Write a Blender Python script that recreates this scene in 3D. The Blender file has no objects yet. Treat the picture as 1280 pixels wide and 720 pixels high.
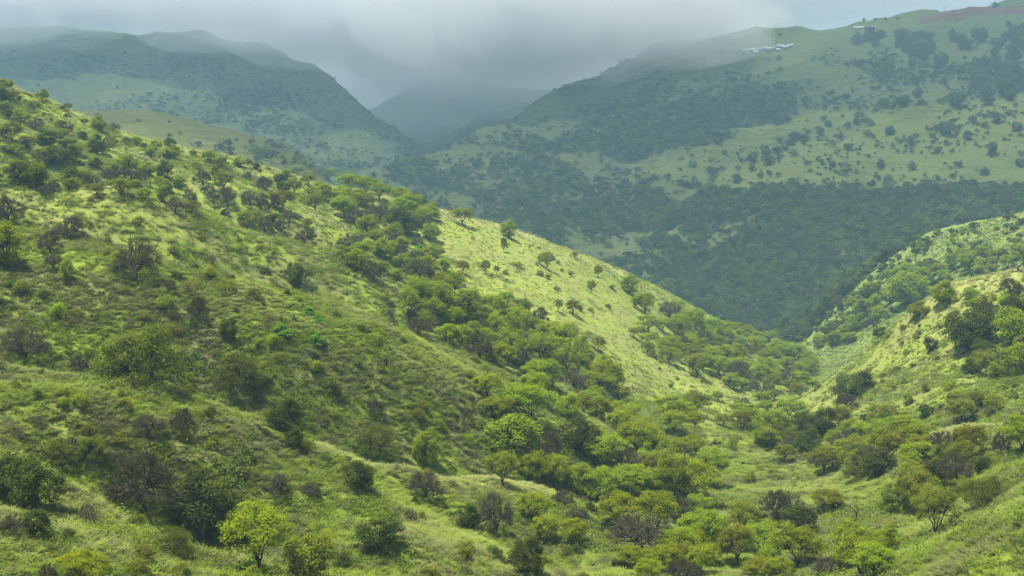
import bpy, math, random
import numpy as np
from mathutils import Vector, Matrix

# ------------------------------------------------------------------ camera, sky, sun, exposure
scene = bpy.context.scene
C = scene.collection
R = math.radians
LENS = 50.0
PITCH_DEG = 6.5
cam_data = bpy.data.cameras.new('camera'); cam = bpy.data.objects.new('camera', cam_data); C.objects.link(cam)
cam_data.lens = LENS; cam_data.sensor_width = 36.0; cam_data.clip_start = 1.0; cam_data.clip_end = 12000.0
cam.location = (0, 0, 0); cam.rotation_euler = (R(90 - PITCH_DEG), 0, 0)
scene.camera = cam

SUN_DIR = Vector((-0.26, -0.03, 0.965)).normalized()          # towards the sun: high and to the side
sun_el = math.asin(SUN_DIR.z); sun_rot = math.atan2(SUN_DIR.x, SUN_DIR.y)
sd = bpy.data.lights.new('sun', 'SUN'); sun = bpy.data.objects.new('sun', sd); C.objects.link(sun)
sd.energy = 5.0; sd.angle = R(1.2); sd.color = (1.0, 0.93, 0.80)
sun.rotation_euler = SUN_DIR.to_track_quat('Z', 'Y').to_euler()
sun.location = SUN_DIR * 3000

w = bpy.data.worlds.new('World'); scene.world = w; w.use_nodes = True
nt = w.node_tree; nt.nodes.clear()
wo = nt.nodes.new('ShaderNodeOutputWorld'); bg = nt.nodes.new('ShaderNodeBackground'); bg.inputs[1].default_value = 0.068
sky = nt.nodes.new('ShaderNodeTexSky'); sky.sky_type = 'NISHITA'; sky.sun_disc = False
sky.sun_elevation = sun_el; sky.sun_rotation = sun_rot; sky.air_density = 1.2; sky.dust_density = 2.0
tc = nt.nodes.new('ShaderNodeTexCoord')
mpn = nt.nodes.new('ShaderNodeMapping'); mpn.inputs['Scale'].default_value = (1.0, 1.0, 2.6)
cn = nt.nodes.new('ShaderNodeTexNoise'); cn.inputs['Scale'].default_value = 4.2; cn.inputs['Detail'].default_value = 5; cn.inputs['Roughness'].default_value = 0.55
cr = nt.nodes.new('ShaderNodeValToRGB')
cr.color_ramp.elements[0].position = 0.36; cr.color_ramp.elements[0].color = (2.75, 2.85, 3.12, 1)      # heavier cloud
cr.color_ramp.elements[1].position = 0.68; cr.color_ramp.elements[1].color = (3.35, 3.25, 3.55, 1)      # thinner cloud
mx = nt.nodes.new('ShaderNodeMixRGB'); mx.inputs[0].default_value = 0.95
L = nt.links.new
L(tc.outputs['Generated'], mpn.inputs[0]); L(mpn.outputs[0], cn.inputs['Vector']); L(cn.outputs['Fac'], cr.inputs[0])
L(sky.outputs[0], mx.inputs[1]); L(cr.outputs[0], mx.inputs[2]); L(mx.outputs[0], bg.inputs[0]); L(bg.outputs[0], wo.inputs[0])

vs = scene.view_settings
vs.view_transform = 'Standard'; vs.look = 'None'; vs.gamma = 1.0; vs.use_curve_mapping = False
vs.exposure = 1.2
scene.render.engine = 'CYCLES'
cy = scene.cycles
cy.max_bounces = 8; cy.diffuse_bounces = 3; cy.glossy_bounces = 1; cy.transmission_bounces = 4; cy.transparent_max_bounces = 8
cy.volume_bounces = 5; cy.use_denoising = True; cy.denoising_prefilter = 'ACCURATE'; cy.filter_width = 1.2; cy.volume_step_rate = 1.0; cy.volume_max_steps = 128
cy.use_light_tree = False

rng = np.random.default_rng(11)
random.seed(11)

# ------------------------------------------------------------------ the lie of the land
F = 1280 * LENS / 36.0; PT = R(PITCH_DEG); CP, SP = math.cos(PT), math.sin(PT)
def pix(u, v):                       # photo pixel -> direction (x/y, z/y)
    ax = (u - 640) / F; b = (360 - v) / F; k = CP + b * SP
    return ax / k, (-SP + b * CP) / k
def unpix(a, e):
    f = CP - e * SP; up = SP + e * CP
    return 640 + F * a / f, 360 - F * up / f
# crests and slopes of the hills: pixel and distance in metres; second item: (fraction farther, metres lower) of the hidden back slope
LINES = [
 # crest of the near hill
 ([(-160,50,450),(-60,80,445),(0,100,440),(60,118,438),(128,153,436),(188,174,436),(269,190,440),(340,208,445),(420,234,450),(490,246,455),
   (560,264,465),(640,284,480),(700,306,490),(760,332,500),(800,349,508),(860,380,520)], (0.16,26)),
 ([(880,391,527),(900,402,535),(950,429,560),(985,444,590)], (0.09,9)),
 # sunlit meadow under the crest
 ([(470,300,400),(560,310,410),(640,330,420),(720,360,425),(800,400,430),(870,440,440),(930,470,460),(975,470,500)], None),
 ([(600,360,360),(690,400,365),(760,430,365),(820,465,368),(880,490,370),(925,500,385)], None),
 ([(120,200,380),(220,215,380),(320,240,390),(400,262,395)], None),
 ([(-80,190,340),(0,200,340),(90,225,345),(180,238,350),(280,255,350),(360,285,352),(430,300,358)], None),
 # second spur
 ([(-90,225,300),(0,238,302),(75,243,304),(134,247,305),(201,263,306),(269,285,308),(336,303,312),(430,322,318),(492,342,322),(536,354,326)], (0.065,14.0)),
 ([(0,290,255),(90,290,258),(180,300,262),(260,325,268),(340,350,275),(420,365,285)], None),
 ([(500,385,292),(560,425,288),(620,450,292),(680,470,298),(740,490,305),(800,512,305),(860,530,300),(905,540,300)], None),
 # third spur
 ([(-90,280,222),(0,298,222),(94,309,222),(161,338,222),(235,360,225),(292,372,228),(380,379,232),(425,389,236),(509,422,240),(593,453,245),(640,469,250),(680,482,255)], (0.07,12.0)),
 ([(740,508,258),(800,545,250),(860,580,240),(900,600,232)], None),
 ([(0,360,190),(100,385,190),(200,400,192),(300,420,194),(400,440,196),(500,480,198),(600,520,205),(680,555,212),(760,590,214),(830,620,212)], None),
 # fourth spur
 ([(-90,440,160),(0,455,160),(90,470,161),(161,481,162),(218,494,163),(302,523,165),(390,555,167),(480,580,172),(560,592,177),(660,610,184),(720,630,188),(750,648,190)], (0.06,4.2)),
 ([(0,520,138),(120,540,140),(240,580,142),(340,610,145),(440,625,150),(540,640,155),(640,655,160)], None),
 ([(64,575,128),(128,612,128),(175,642,128),(235,673,129),(279,687,130)], (0.06,1.7)),
 ([(470,650,136),(512,656,138),(570,667,140),(613,684,142),(650,705,142)], (0.05,2.2)),
 ([(-90,600,112),(0,630,110),(70,659,109),(151,689,109),(188,709,109)], (0.05,1.4)),
 ([(-100,720,98),(60,740,98),(260,760,104),(420,745,112),(560,735,122),(700,740,132),(820,730,142),(900,715,150)], None),
 # ravine, falling away from the viewer
 ([(1010,790,118),(1025,740,134),(1040,700,152),(1048,660,178),(1050,620,205),(1048,585,232),(1040,555,265),(1020,530,310),(1008,500,380),(1005,475,450),(1003,458,540),(992,447,640)], None),
 ([(880,542,268),(905,565,252),(950,585,242),(1000,600,230),(980,640,195),(930,660,180),(880,640,195),(940,700,158)], None),
 # right bank
 ([(1085,700,138),(1129,679,137),(1169,676,134),(1199,647,132),(1277,632,126),(1380,600,120)], (0.06,3.5)),
 ([(1110,640,172),(1150,610,178),(1200,610,170),(1280,590,160),(1380,560,150)], None),
 ([(1120,560,215),(1159,545,214),(1186,535,213),(1253,528,205),(1330,510,200)], (0.06,4.0)),
 ([(1080,540,262),(1120,510,270),(1180,500,262),(1250,490,250),(1340,470,245)], None),
 ([(1060,500,330),(1110,470,310),(1170,450,300),(1230,440,290),(1320,420,280)], None),
 ([(1052,462,372),(1080,441,365),(1105,420,358),(1122,394,352),(1150,376,346),(1169,364,342),(1200,356,336),(1240,347,330),(1278,337,325),(1390,305,318)], (0.12,16)),
 ([(985,515,350),(1020,497,375),(1042,484,400)], None),
 # hill behind the right bank
 ([(1008,446,600),(1040,436,570),(1085,420,545),(1120,385,560),(1200,342,562),(1290,310,555)], None),
 ([(990,437,640),(1005,415,650),(1031,370,655),(1068,346,650),(1112,321,640),(1152,291,630),(1230,275,615),(1280,263,605),(1400,235,590)], (0.12,30)),
 # mountain across the valley: foot
 ([(380,235,1180),(500,246,1120),(580,266,1040),(640,282,980),(700,300,930),(760,327,880),(820,352,845),(880,385,815),(940,415,790),(985,430,775)], None),
 ([(1020,395,780),(1080,345,790),(1150,305,800),(1240,285,800),(1300,270,800),(1400,250,790)], None),
 ([(480,232,1200),(560,225,1260),(640,235,1200),(720,250,1120),(780,260,1060)], None),
 # lower spur with grass caps
 ([(755,312,930),(790,290,945),(830,276,965),(880,262,985)], None),
 ([(860,320,890),(940,300,900),(1020,280,905),(1100,265,905),(1200,255,900),(1300,240,890),(1400,225,880)], None),
 ([(894,220,1000),(930,203,1020),(967,189,1045),(1038,169,1085),(1105,145,1130),(1152,140,1140),(1210,132,1150),(1280,121,1160),(1400,100,1160)], (0.06,18)),
 ([(1000,225,960),(1100,210,970),(1200,200,975),(1300,185,980)], None),
 ([(790,207,1130),(850,184,1180),(900,172,1210),(951,159,1245),(1000,146,1290),(1051,131,1330)], (0.06,22)),
 ([(600,190,1390),(680,180,1380),(760,170,1380),(850,155,1400),(940,135,1420),(1020,115,1450),(1100,100,1440),(1200,90,1420),(1300,75,1400)], None),
 ([(640,150,1530),(720,125,1560),(800,108,1580),(880,95,1620),(960,80,1660),(1040,72,1680),(1130,62,1660),(1220,52,1640),(1320,35,1620)], None),
 # its skyline
 ([(475,214,1330),(520,193,1400),(560,179,1450),(600,163,1500),(640,141,1570),(670,122,1620),(700,103,1660),(740,86,1720),(780,72,1780),(850,54,1850),(930,40,1880),(1000,31,1900),(1060,25,1900),(1110,21,1890),
   (1160,17,1870),(1195,11,1860),(1220,11,1850),(1245,8,1840),(1290,-8,1820),(1400,-40,1800)], (0.10,60)),
 ([(880,72,1740),(960,62,1760),(1040,50,1790),(1120,40,1780),(1200,32,1760)], None),
 # far left mountain
 ([(-200,60,2350),(-80,46,2350),(0,40,2350),(60,37,2340),(140,46,2300),(175,56,2270),(210,52,2240),(240,49,2230),(300,55,2200),(345,73,2150),(400,95,2080),(428,104,2030),(470,140,1930),(500,166,1860),(525,188,1800)], (0.10,70)),
 ([(-80,100,1950),(0,95,1950),(80,105,1900),(160,110,1880),(240,105,1900),(320,125,1850),(380,150,1780),(440,180,1700),(480,205,1620)], None),
 ([(100,150,1600),(200,165,1580),(300,190,1560),(400,215,1520),(460,222,1480)], None),
 # low grassy hill between
 ([(60,150,930),(131,149,940),(201,152,950),(269,166,960),(322,176,970),(370,190,985),(400,212,1000),(420,240,1010)], (0.10,26)),
 ([(450,262,960),(480,270,980),(560,290,960)], None),
 ([(0,200,760),(150,195,780),(280,205,800),(380,225,820)], None),
 # distant mountain at the valley head
 ([(440,150,2450),(480,122,2450),(520,100,2500),(560,92,2500),(600,100,2480),(640,116,2430),(680,110,2400)], (0.12,110)),
 ([(500,186,2050),(540,176,2100),(590,168,2050)], None),
]
ANCHORS = []
for a in np.linspace(-0.62, 0.62, 9):
    ANCHORS += [(a, 20, -11.5), (a, 40, -24), (a, 66, -31 - 6 * a), (a, 3900, 40 + 40 * math.cos(a * 7)), (a, 5200, 0),
                (a, 700, -130 - 60 * max(a, -0.2) if -0.3 < a < 0.12 else -95)]
def control_points():
    P = []; Z = []
    for pts, beh in LINES:
        pts = np.array(pts, float); out = []
        for p, q in zip(pts[:-1], pts[1:]):
            n = max(1, int(round(math.hypot(q[0] - p[0], q[1] - p[1]) / 45)))
            out += [p + (q - p) * k / n for k in range(n)]
        out.append(pts[-1])
        for u, v, d in out:
            a, e = pix(u, v); P.append((a, math.log(d))); Z.append(e)
            if beh:
                d2 = d * (1 + beh[0]); P.append((a, math.log(d2))); Z.append((e * d - beh[1]) / d2)
    for a, d, z in ANCHORS:
        P.append((a, math.log(d))); Z.append(z / d)
    return np.array(P), np.array(Z)
def surface(ca, cl):
    P, Z = control_points(); n = len(P)
    r2 = ((P[:, None] - P[None]) ** 2).sum(-1)
    A = np.zeros((n + 3, n + 3)); A[:n, :n] = -np.sqrt(r2 + 9e-4) + 5e-3 * np.eye(n)
    A[:n, n] = 1; A[:n, n + 1:] = P; A[n, :n] = 1; A[n + 1:, :n] = P.T
    wt = np.linalg.solve(A, np.r_[Z, 0, 0, 0])
    Q = np.stack(np.meshgrid(ca, cl), -1).reshape(-1, 2); out = np.empty(len(Q))
    for i in range(0, len(Q), 20000):
        q = Q[i:i + 20000]; d2 = np.maximum((q ** 2).sum(1)[:, None] + (P ** 2).sum(1)[None] - 2 * q @ P.T, 1e-12)
        out[i:i + 20000] = (-np.sqrt(d2 + 9e-4)) @ wt[:n] + wt[n] + q @ wt[n + 1:]
    return out.reshape(len(cl), len(ca))
PERM = rng.permutation(4096); GRAD = rng.uniform(0, 2 * math.pi, 4096)
def perlin(x, y):
    xi = np.floor(x).astype(np.int64); yi = np.floor(y).astype(np.int64); xf = x - xi; yf = y - yi
    s = lambda t: t * t * t * (t * (t * 6 - 15) + 10)
    def g(ix, iy, dx, dy):
        h = GRAD[PERM[(PERM[ix & 4095] + iy) & 4095]]
        return np.cos(h) * dx + np.sin(h) * dy
    u = s(xf); v = s(yf)
    n0 = g(xi, yi, xf, yf) * (1 - u) + g(xi + 1, yi, xf - 1, yf) * u
    n1 = g(xi, yi + 1, xf, yf - 1) * (1 - u) + g(xi + 1, yi + 1, xf - 1, yf - 1) * u
    return (n0 * (1 - v) + n1 * v) * 1.5
def fbm(x, y, lam, oct=3, gain=0.5):
    t = 0; k = 1.0
    for i in range(oct):
        t = t + k * perlin(x / lam + 17.3 * i, y / lam - 9.1 * i); lam *= 0.5; k *= gain
    return t
def sstep(lo, hi, x): t = np.clip((x - lo) / (hi - lo), 0, 1); return t * t * (3 - 2 * t)

NA, ND, AMAX, D0, D1 = 760, 1000, 0.60, 18.0, 3600.0
av = np.linspace(-AMAX, AMAX, NA); lv = np.linspace(math.log(D0), math.log(D1), ND); dv = np.exp(lv)
ca = np.linspace(-AMAX, AMAX, 241); cl = np.linspace(math.log(D0), math.log(D1), 420)
G = surface(ca, cl)
gi = np.interp(av, ca, np.arange(241)); i0 = np.clip(gi.astype(int), 0, 239); fa = gi - i0
Gx = G[:, i0] * (1 - fa) + G[:, i0 + 1] * fa
gd = np.interp(lv, cl, np.arange(420)); j0 = np.clip(gd.astype(int), 0, 418); fd = (gd - j0)[:, None]
E = Gx[j0] * (1 - fd) + Gx[j0 + 1] * fd
X = av[None] * dv[:, None]; Y = np.repeat(dv[:, None], NA, 1); Zt = E * dv[:, None]
far = sstep(620, 1000, Y); mid = sstep(260, 420, Y)
warp = fbm(X, Y, 60, 2) * 14
Zt = Zt + (1 - far) * (fbm(X + warp, Y, 30, 2) * 1.1 + fbm(X, Y, 9, 3) * 0.55 + np.abs(fbm(X + warp * .5, Y - warp, 17, 2)) * -1.1)
# steep runnels on the far flanks
rid = 1 - np.abs(fbm(X * 1.25 + warp * 2, Y * 0.55, 210, 3, 0.55)) * 2
Zt = Zt + far * (rid * 8 - 4 + fbm(X, Y, 75, 4) * 4.0)
Zt = Zt + far * (-9) * np.clip(np.abs(fbm(X * .9 + warp, Y * 0.5, 120, 2)) * -3.2 + 0.45, 0, 1) * sstep(700, 1100, Y)
E = Zt / dv[:, None]
def ground(x, y):
    a = x / y; i = (a + AMAX) / (2 * AMAX) * (NA - 1); j = (math.log(y) - lv[0]) / (lv[-1] - lv[0]) * (ND - 1)
    i = min(max(i, 0), NA - 1.001); j = min(max(j, 0), ND - 1.001); k = int(i); m = int(j); s = i - k; t = j - m
    return float((Zt[m, k] * (1 - s) + Zt[m, k + 1] * s) * (1 - t) + (Zt[m + 1, k] * (1 - s) + Zt[m + 1, k + 1] * s) * t)
JN = int(np.searchsorted(dv, 85.0))
def hit(u, v, dmin=None):            # first ground met along the ray through a photo pixel
    a, e = pix(u, v); i = (a + AMAX) / (2 * AMAX) * (NA - 1)
    if i < 0 or i > NA - 1.01: return None
    k = int(i); s = i - k; col = E[:, k] * (1 - s) + E[:, k + 1] * s
    st = JN if dmin is None else max(JN, int(np.searchsorted(dv, dmin)))
    w_ = np.nonzero(col[st:] >= e)[0]
    if not len(w_): return None
    m = st + int(w_[0])
    if m > st and col[m] != col[m - 1]:
        t = (e - col[m - 1]) / (col[m] - col[m - 1]); d = dv[m - 1] + (dv[m] - dv[m - 1]) * min(max(t, 0), 1)
    else: d = dv[m]
    return a * d, d, ground(a * d, d)

RAV = np.array([(pix(u, v)[0], d) for u, v, d in next(l for l, b in LINES if l[0][:2] == (1010, 790))])
ravine_a = lambda d: np.interp(d, RAV[:, 1], RAV[:, 0])
def region(a, d):                    # which hill a place belongs to
    r = np.full(np.shape(a), 3)                                              # mountain across the valley
    r = np.where((d < 690) & (a < ravine_a(d)), 0, r)                        # near hill
    r = np.where((d < 425 + 220 * np.clip(0.25 - a, 0, 1)) & (a >= ravine_a(d)), 1, r)   # ravine bank
    r = np.where((d >= 425 + 220 * np.clip(0.25 - a, 0, 1)) & (d < 735) & (a >= ravine_a(d)), 2, r)  # hill behind it
    r = np.where((d >= 690) & (d < 1110) & (a < -0.115), 4, r)               # low hill
    r = np.where((d >= 1110) & (a < -0.093 + 0.00004 * (d - 1330)), 5, r)    # far mountain
    r = np.where((d >= 1330) & (a >= -0.093) & (a < -0.06 + (d - 1400) * 0.0002) & (d > 1900), 6, r)
    r = np.where((d > 2330) & (a > -0.13) & (a < 0.04), 6, r)
    r = np.where(d > 2650, 6, r)
    return r

# how near a place is to the bare crest of a spur
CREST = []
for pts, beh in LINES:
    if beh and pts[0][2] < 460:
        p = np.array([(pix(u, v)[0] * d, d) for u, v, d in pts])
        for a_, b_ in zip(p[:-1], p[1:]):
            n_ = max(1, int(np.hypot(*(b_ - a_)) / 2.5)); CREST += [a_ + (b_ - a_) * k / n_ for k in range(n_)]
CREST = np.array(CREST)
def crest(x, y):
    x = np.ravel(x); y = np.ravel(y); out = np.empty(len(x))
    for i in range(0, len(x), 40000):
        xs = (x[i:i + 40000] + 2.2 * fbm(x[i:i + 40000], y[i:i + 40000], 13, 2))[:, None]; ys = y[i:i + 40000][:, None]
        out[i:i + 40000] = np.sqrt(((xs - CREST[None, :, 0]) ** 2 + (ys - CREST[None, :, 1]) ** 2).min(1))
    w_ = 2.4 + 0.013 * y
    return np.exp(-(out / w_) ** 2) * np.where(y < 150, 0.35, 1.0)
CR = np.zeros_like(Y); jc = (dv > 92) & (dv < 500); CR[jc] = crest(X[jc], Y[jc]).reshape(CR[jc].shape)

# open meadows on the mountain across the valley, outlined as they lie on the photo
MEADOWS = [[(786,210),(850,184),(951,159),(1051,131),(1112,141),(1038,168),(967,188),(894,218),(880,236),(830,228)], [(890,222),(967,190),(1038,170),(1105,146),(1152,140),(1300,118),(1300,232),(1150,246),(1000,240),(900,230)],
           [(785,292),(830,272),(880,258),(886,266),(840,286),(800,302)], [(850,100),(900,72),(935,55),(1040,24),(1115,18),(1105,36),(1000,76),(920,95)], [(760,318),(790,300),(800,306),(775,322)], [(640,150),(680,122),(700,130),(660,158)]]  # hamlet plateau: open grass, with its patch of sun put into the colour
def inside_many(poly, u, v):
    c = np.zeros(u.shape, bool); n = len(poly)
    for i in range(n):
        (x1, y1), (x2, y2) = poly[i], poly[i - 1]
        if y1 != y2: c ^= ((y1 > v) != (y2 > v)) & (u < (x2 - x1) * (v - y1) / (y2 - y1) + x1)
    return c
def meadow_at(x, y, z):
    u, v = unpix(x / y, z / y); u = u + 16 * fbm(x, y, 80, 4); v = v + 13 * fbm(x + 300, y, 80, 4)
    return np.any([inside_many(p, u, v) for p in MEADOWS], axis=0)
MEAD = np.zeros_like(Y); jm = (dv > 740) & (dv < 2300); MEAD[jm] = meadow_at(X[jm], Y[jm], Zt[jm])
for ax_ in (0, 1): MEAD = sum(np.roll(MEAD, s_, ax_) * k_ for s_, k_ in zip((-2, -1, 0, 1, 2), (1 / 12, 3 / 12, 4 / 12, 3 / 12, 1 / 12)))

# ------------------------------------------------------------------ materials
def new_mat(name):
    m = bpy.data.materials.new(name); m.use_nodes = True; t = m.node_tree; t.nodes.clear()
    return m, t, (lambda k: t.nodes.new(k)), t.links.new
def ramp(N, stops):
    r = N('ShaderNodeValToRGB'); el = r.color_ramp.elements
    while len(el) < len(stops): el.new(0.5)
    for e_, (p, c) in zip(el, stops): e_.position = p; e_.color = (*c, 1)
    return r
def noise(N, L, vec, scale, detail=3, rough=0.55):
    n = N('ShaderNodeTexNoise'); n.inputs['Scale'].default_value = scale; n.inputs['Detail'].default_value = detail
    n.inputs['Roughness'].default_value = rough; L(vec, n.inputs['Vector']); return n.outputs['Fac']
def math_(N, L, op, a, b=None, clamp=False):
    n = N('ShaderNodeMath'); n.operation = op; n.use_clamp = clamp
    for i, x in enumerate((a, b)):
        if x is None: continue
        if isinstance(x, (int, float)): n.inputs[i].default_value = x
        else: L(x, n.inputs[i])
    return n.outputs[0]
def mixc(N, L, fac, c1, c2, mode='MIX'):
    n = N('ShaderNodeMixRGB'); n.blend_type = mode
    for i, x in enumerate((fac, c1, c2)):
        if isinstance(x, (int, float)): n.inputs[i].default_value = x
        elif isinstance(x, tuple): n.inputs[i].default_value = (*x, 1)
        else: L(x, n.inputs[i])
    return n.outputs[0]
def blob(N, L, pos, c, r0, r1):      # 1 inside r0 metres of c (in plan), 0 beyond r1
    d = N('ShaderNodeVectorMath'); d.operation = 'DISTANCE'; L(pos, d.inputs[0]); d.inputs[1].default_value = (c[0], c[1], 0)
    mr = N('ShaderNodeMapRange'); mr.interpolation_type = 'SMOOTHSTEP'; L(d.outputs['Value'], mr.inputs[0])
    mr.inputs[1].default_value = r0; mr.inputs[2].default_value = r1; mr.inputs[3].default_value = 1; mr.inputs[4].default_value = 0
    return mr.outputs[0]
LIME = (0.205, 0.282, 0.038); GRASS = (0.165, 0.222, 0.040); STRAW = (0.245, 0.290, 0.076); OLIVE = (0.185, 0.200, 0.075); HERB = (0.112, 0.175, 0.036)
PALE_LIT = (0.285, 0.295, 0.125)  # bare pale grass on the crests, their sunlit edge put into the colour
STRAW_SPOTS = []                     # filled below: places where the grass has ripened pale
def grass_colour(N, L, pos, kind):
    flat = N('ShaderNodeVectorMath'); flat.operation = 'MULTIPLY'; flat.inputs[1].default_value = (1, 1, 0); L(pos, flat.inputs[0]); p = flat.outputs[0]
    big = noise(N, L, p, 0.022, 3); med = noise(N, L, p, 0.085, 4, 0.6); fine = noise(N, L, p, 0.55, 5, 0.65)
    t = math_(N, L, 'ADD', math_(N, L, 'MULTIPLY', med, 0.62), math_(N, L, 'MULTIPLY', fine, 0.38))
    base = ramp(N, [(0.36, HERB), (0.44, OLIVE), (0.50, GRASS), (0.56, LIME), (0.63, GRASS), (0.72, OLIVE)]); L(t, base.inputs[0])
    straw = math_(N, L, 'ADD', math_(N, L, 'MULTIPLY', big, 0.5), math_(N, L, 'MULTIPLY', fine, 0.5))
    sm = N('ShaderNodeMapRange'); L(straw, sm.inputs[0]); sm.inputs[1].default_value = 0.50; sm.inputs[2].default_value = 0.66; sm.inputs[3].default_value = 0.0; sm.inputs[4].default_value = 0.85
    f = sm.outputs[0]
    for c, r0, r1, k in STRAW_SPOTS:
        b = math_(N, L, 'MULTIPLY', blob(N, L, p, c, r0, r1), k)
        b = math_(N, L, 'MULTIPLY', b, math_(N, L, 'ADD', 0.45, math_(N, L, 'MULTIPLY', fine, 1.1)))
        f = math_(N, L, 'MAXIMUM', f, b)
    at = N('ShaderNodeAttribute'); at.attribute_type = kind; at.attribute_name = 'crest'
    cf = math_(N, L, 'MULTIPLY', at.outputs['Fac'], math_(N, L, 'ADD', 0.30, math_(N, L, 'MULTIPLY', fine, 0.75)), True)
    return mixc(N, L, cf, mixc(N, L, math_(N, L, 'MINIMUM', f, 1.0), base.outputs[0], STRAW), PALE_LIT), fine, med
def grass_ground():
    m, t, N, L = new_mat('grass_ground'); o = N('ShaderNodeOutputMaterial'); b = N('ShaderNodeBsdfPrincipled')
    b.inputs['Roughness'].default_value = 0.95; b.inputs['Specular IOR Level'].default_value = 0.05
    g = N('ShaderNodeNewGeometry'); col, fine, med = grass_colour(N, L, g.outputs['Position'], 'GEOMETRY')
    L(mixc(N, L, 1.0, col, (0.90, 0.88, 0.84), 'MULTIPLY'), b.inputs['Base Color'])      # thatch and soil between the tufts
    bp = N('ShaderNodeBump'); bp.inputs['Strength'].default_value = 0.9; bp.inputs['Distance'].default_value = 0.7
    hgt = math_(N, L, 'ADD', noise(N, L, g.outputs['Position'], 0.9, 5, 0.7), math_(N, L, 'MULTIPLY', noise(N, L, g.outputs['Position'], 0.25, 3), 1.6))
    L(hgt, bp.inputs['Height']); L(bp.outputs[0], b.inputs['Normal']); L(b.outputs[0], o.inputs[0]); return m
def far_ground(name, c_low, c_mid, c_high, steps=1.0, open_grass=(0.096, 0.124, 0.034)):
    m, t, N, L = new_mat(name); o = N('ShaderNodeOutputMaterial'); b = N('ShaderNodeBsdfPrincipled')
    b.inputs['Roughness'].default_value = 0.95; b.inputs['Specular IOR Level'].default_value = 0.05
    g = N('ShaderNodeNewGeometry'); p = g.outputs['Position']
    t1 = math_(N, L, 'ADD', math_(N, L, 'MULTIPLY', noise(N, L, p, 0.007, 4), 0.6), math_(N, L, 'MULTIPLY', noise(N, L, p, 0.05, 5, 0.65), 0.4))
    base = ramp(N, [(0.36, c_low), (0.50, c_mid), (0.64, c_high)]); L(t1, base.inputs[0])
    mdw = N('ShaderNodeAttribute'); mdw.attribute_name = 'meadow'
    ground_ = mixc(N, L, math_(N, L, 'MULTIPLY', mdw.outputs['Fac'], math_(N, L, 'ADD', 0.45, math_(N, L, 'MULTIPLY', noise(N, L, p, 0.03, 5, 0.7), 0.8)), True), base.outputs[0], open_grass)
    # cattle terraces: narrow level treads of barer soil
    wv = N('ShaderNodeTexWave'); wv.bands_direction = 'Z'; wv.inputs['Scale'].default_value = 0.055; wv.inputs['Distortion'].default_value = 9.0
    wv.inputs['Detail'].default_value = 3; wv.inputs['Detail Scale'].default_value = 0.6; L(p, wv.inputs['Vector'])
    tr = ramp(N, [(0.80, (0, 0, 0)), (0.97, (1, 1, 1))]); L(wv.outputs['Fac'], tr.inputs[0])
    patch = math_(N, L, 'MULTIPLY', tr.outputs[0], math_(N, L, 'MULTIPLY', noise(N, L, p, 0.03, 3), 0.75 * steps))
    col = mixc(N, L, patch, ground_, (0.16, 0.14, 0.07))
    L(col, b.inputs['Base Color'])
    bp = N('ShaderNodeBump'); bp.inputs['Strength'].default_value = 1.0; bp.inputs['Distance'].default_value = 4.0
    h = math_(N, L, 'ADD', math_(N, L, 'MULTIPLY', wv.outputs['Fac'], 0.35 * steps), noise(N, L, p, 0.09, 6, 0.7))
    L(h, bp.inputs['Height']); L(bp.outputs[0], b.inputs['Normal']); L(b.outputs[0], o.inputs[0]); return m
def leaf_mat(name, c1, c2, trans=0.38, var=0.45):
    m, t, N, L = new_mat(name); o = N('ShaderNodeOutputMaterial')
    at = N('ShaderNodeAttribute'); at.attribute_name = 'tint'; oi = N('ShaderNodeObjectInfo')
    col = mixc(N, L, at.outputs['Fac'], c1, c2)
    hs = N('ShaderNodeHueSaturation'); L(col, hs.inputs['Color'])
    L(math_(N, L, 'ADD', 0.475, math_(N, L, 'MULTIPLY', oi.outputs['Random'], 0.028)), hs.inputs['Hue'])
    L(math_(N, L, 'ADD', 1 - var / 2, math_(N, L, 'MULTIPLY', oi.outputs['Random'], var)), hs.inputs['Value'])
    d = N('ShaderNodeBsdfDiffuse'); tl = N('ShaderNodeBsdfTranslucent'); ms = N('ShaderNodeMixShader'); ms.inputs[0].default_value = trans
    L(hs.outputs[0], d.inputs[0]); L(mixc(N, L, 1.0, hs.outputs[0], (1.15, 1.2, 0.6), 'MULTIPLY'), tl.inputs[0])
    L(d.outputs[0], ms.inputs[1]); L(tl.outputs[0], ms.inputs[2]); L(ms.outputs[0], o.inputs[0]); return m
def grass_blade_mat():
    m, t, N, L = new_mat('grass_blades'); o = N('ShaderNodeOutputMaterial'); g = N('ShaderNodeNewGeometry'); oi = N('ShaderNodeObjectInfo')
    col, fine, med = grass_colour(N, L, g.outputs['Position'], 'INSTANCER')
    hs = N('ShaderNodeHueSaturation'); L(col, hs.inputs['Color']); L(math_(N, L, 'ADD', 0.95, math_(N, L, 'MULTIPLY', oi.outputs['Random'], 0.4)), hs.inputs['Value'])
    d = N('ShaderNodeBsdfDiffuse'); tl = N('ShaderNodeBsdfTranslucent'); ms = N('ShaderNodeMixShader'); ms.inputs[0].default_value = 0.45
    L(hs.outputs[0], d.inputs[0]); L(hs.outputs[0], tl.inputs[0]); L(d.outputs[0], ms.inputs[1]); L(tl.outputs[0], ms.inputs[2]); L(ms.outputs[0], o.inputs[0]); return m
def plain_mat(name, c, rough=0.85, ns=3.0, amt=0.3):
    m, t, N, L = new_mat(name); o = N('ShaderNodeOutputMaterial'); b = N('ShaderNodeBsdfPrincipled'); b.inputs['Roughness'].default_value = rough
    g = N('ShaderNodeNewGeometry'); n = noise(N, L, g.outputs['Position'], ns, 4)
    L(mixc(N, L, math_(N, L, 'MULTIPLY', n, amt * 2), c, tuple(x * 0.55 for x in c)), b.inputs['Base Color']); L(b.outputs[0], o.inputs[0]); return m

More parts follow.
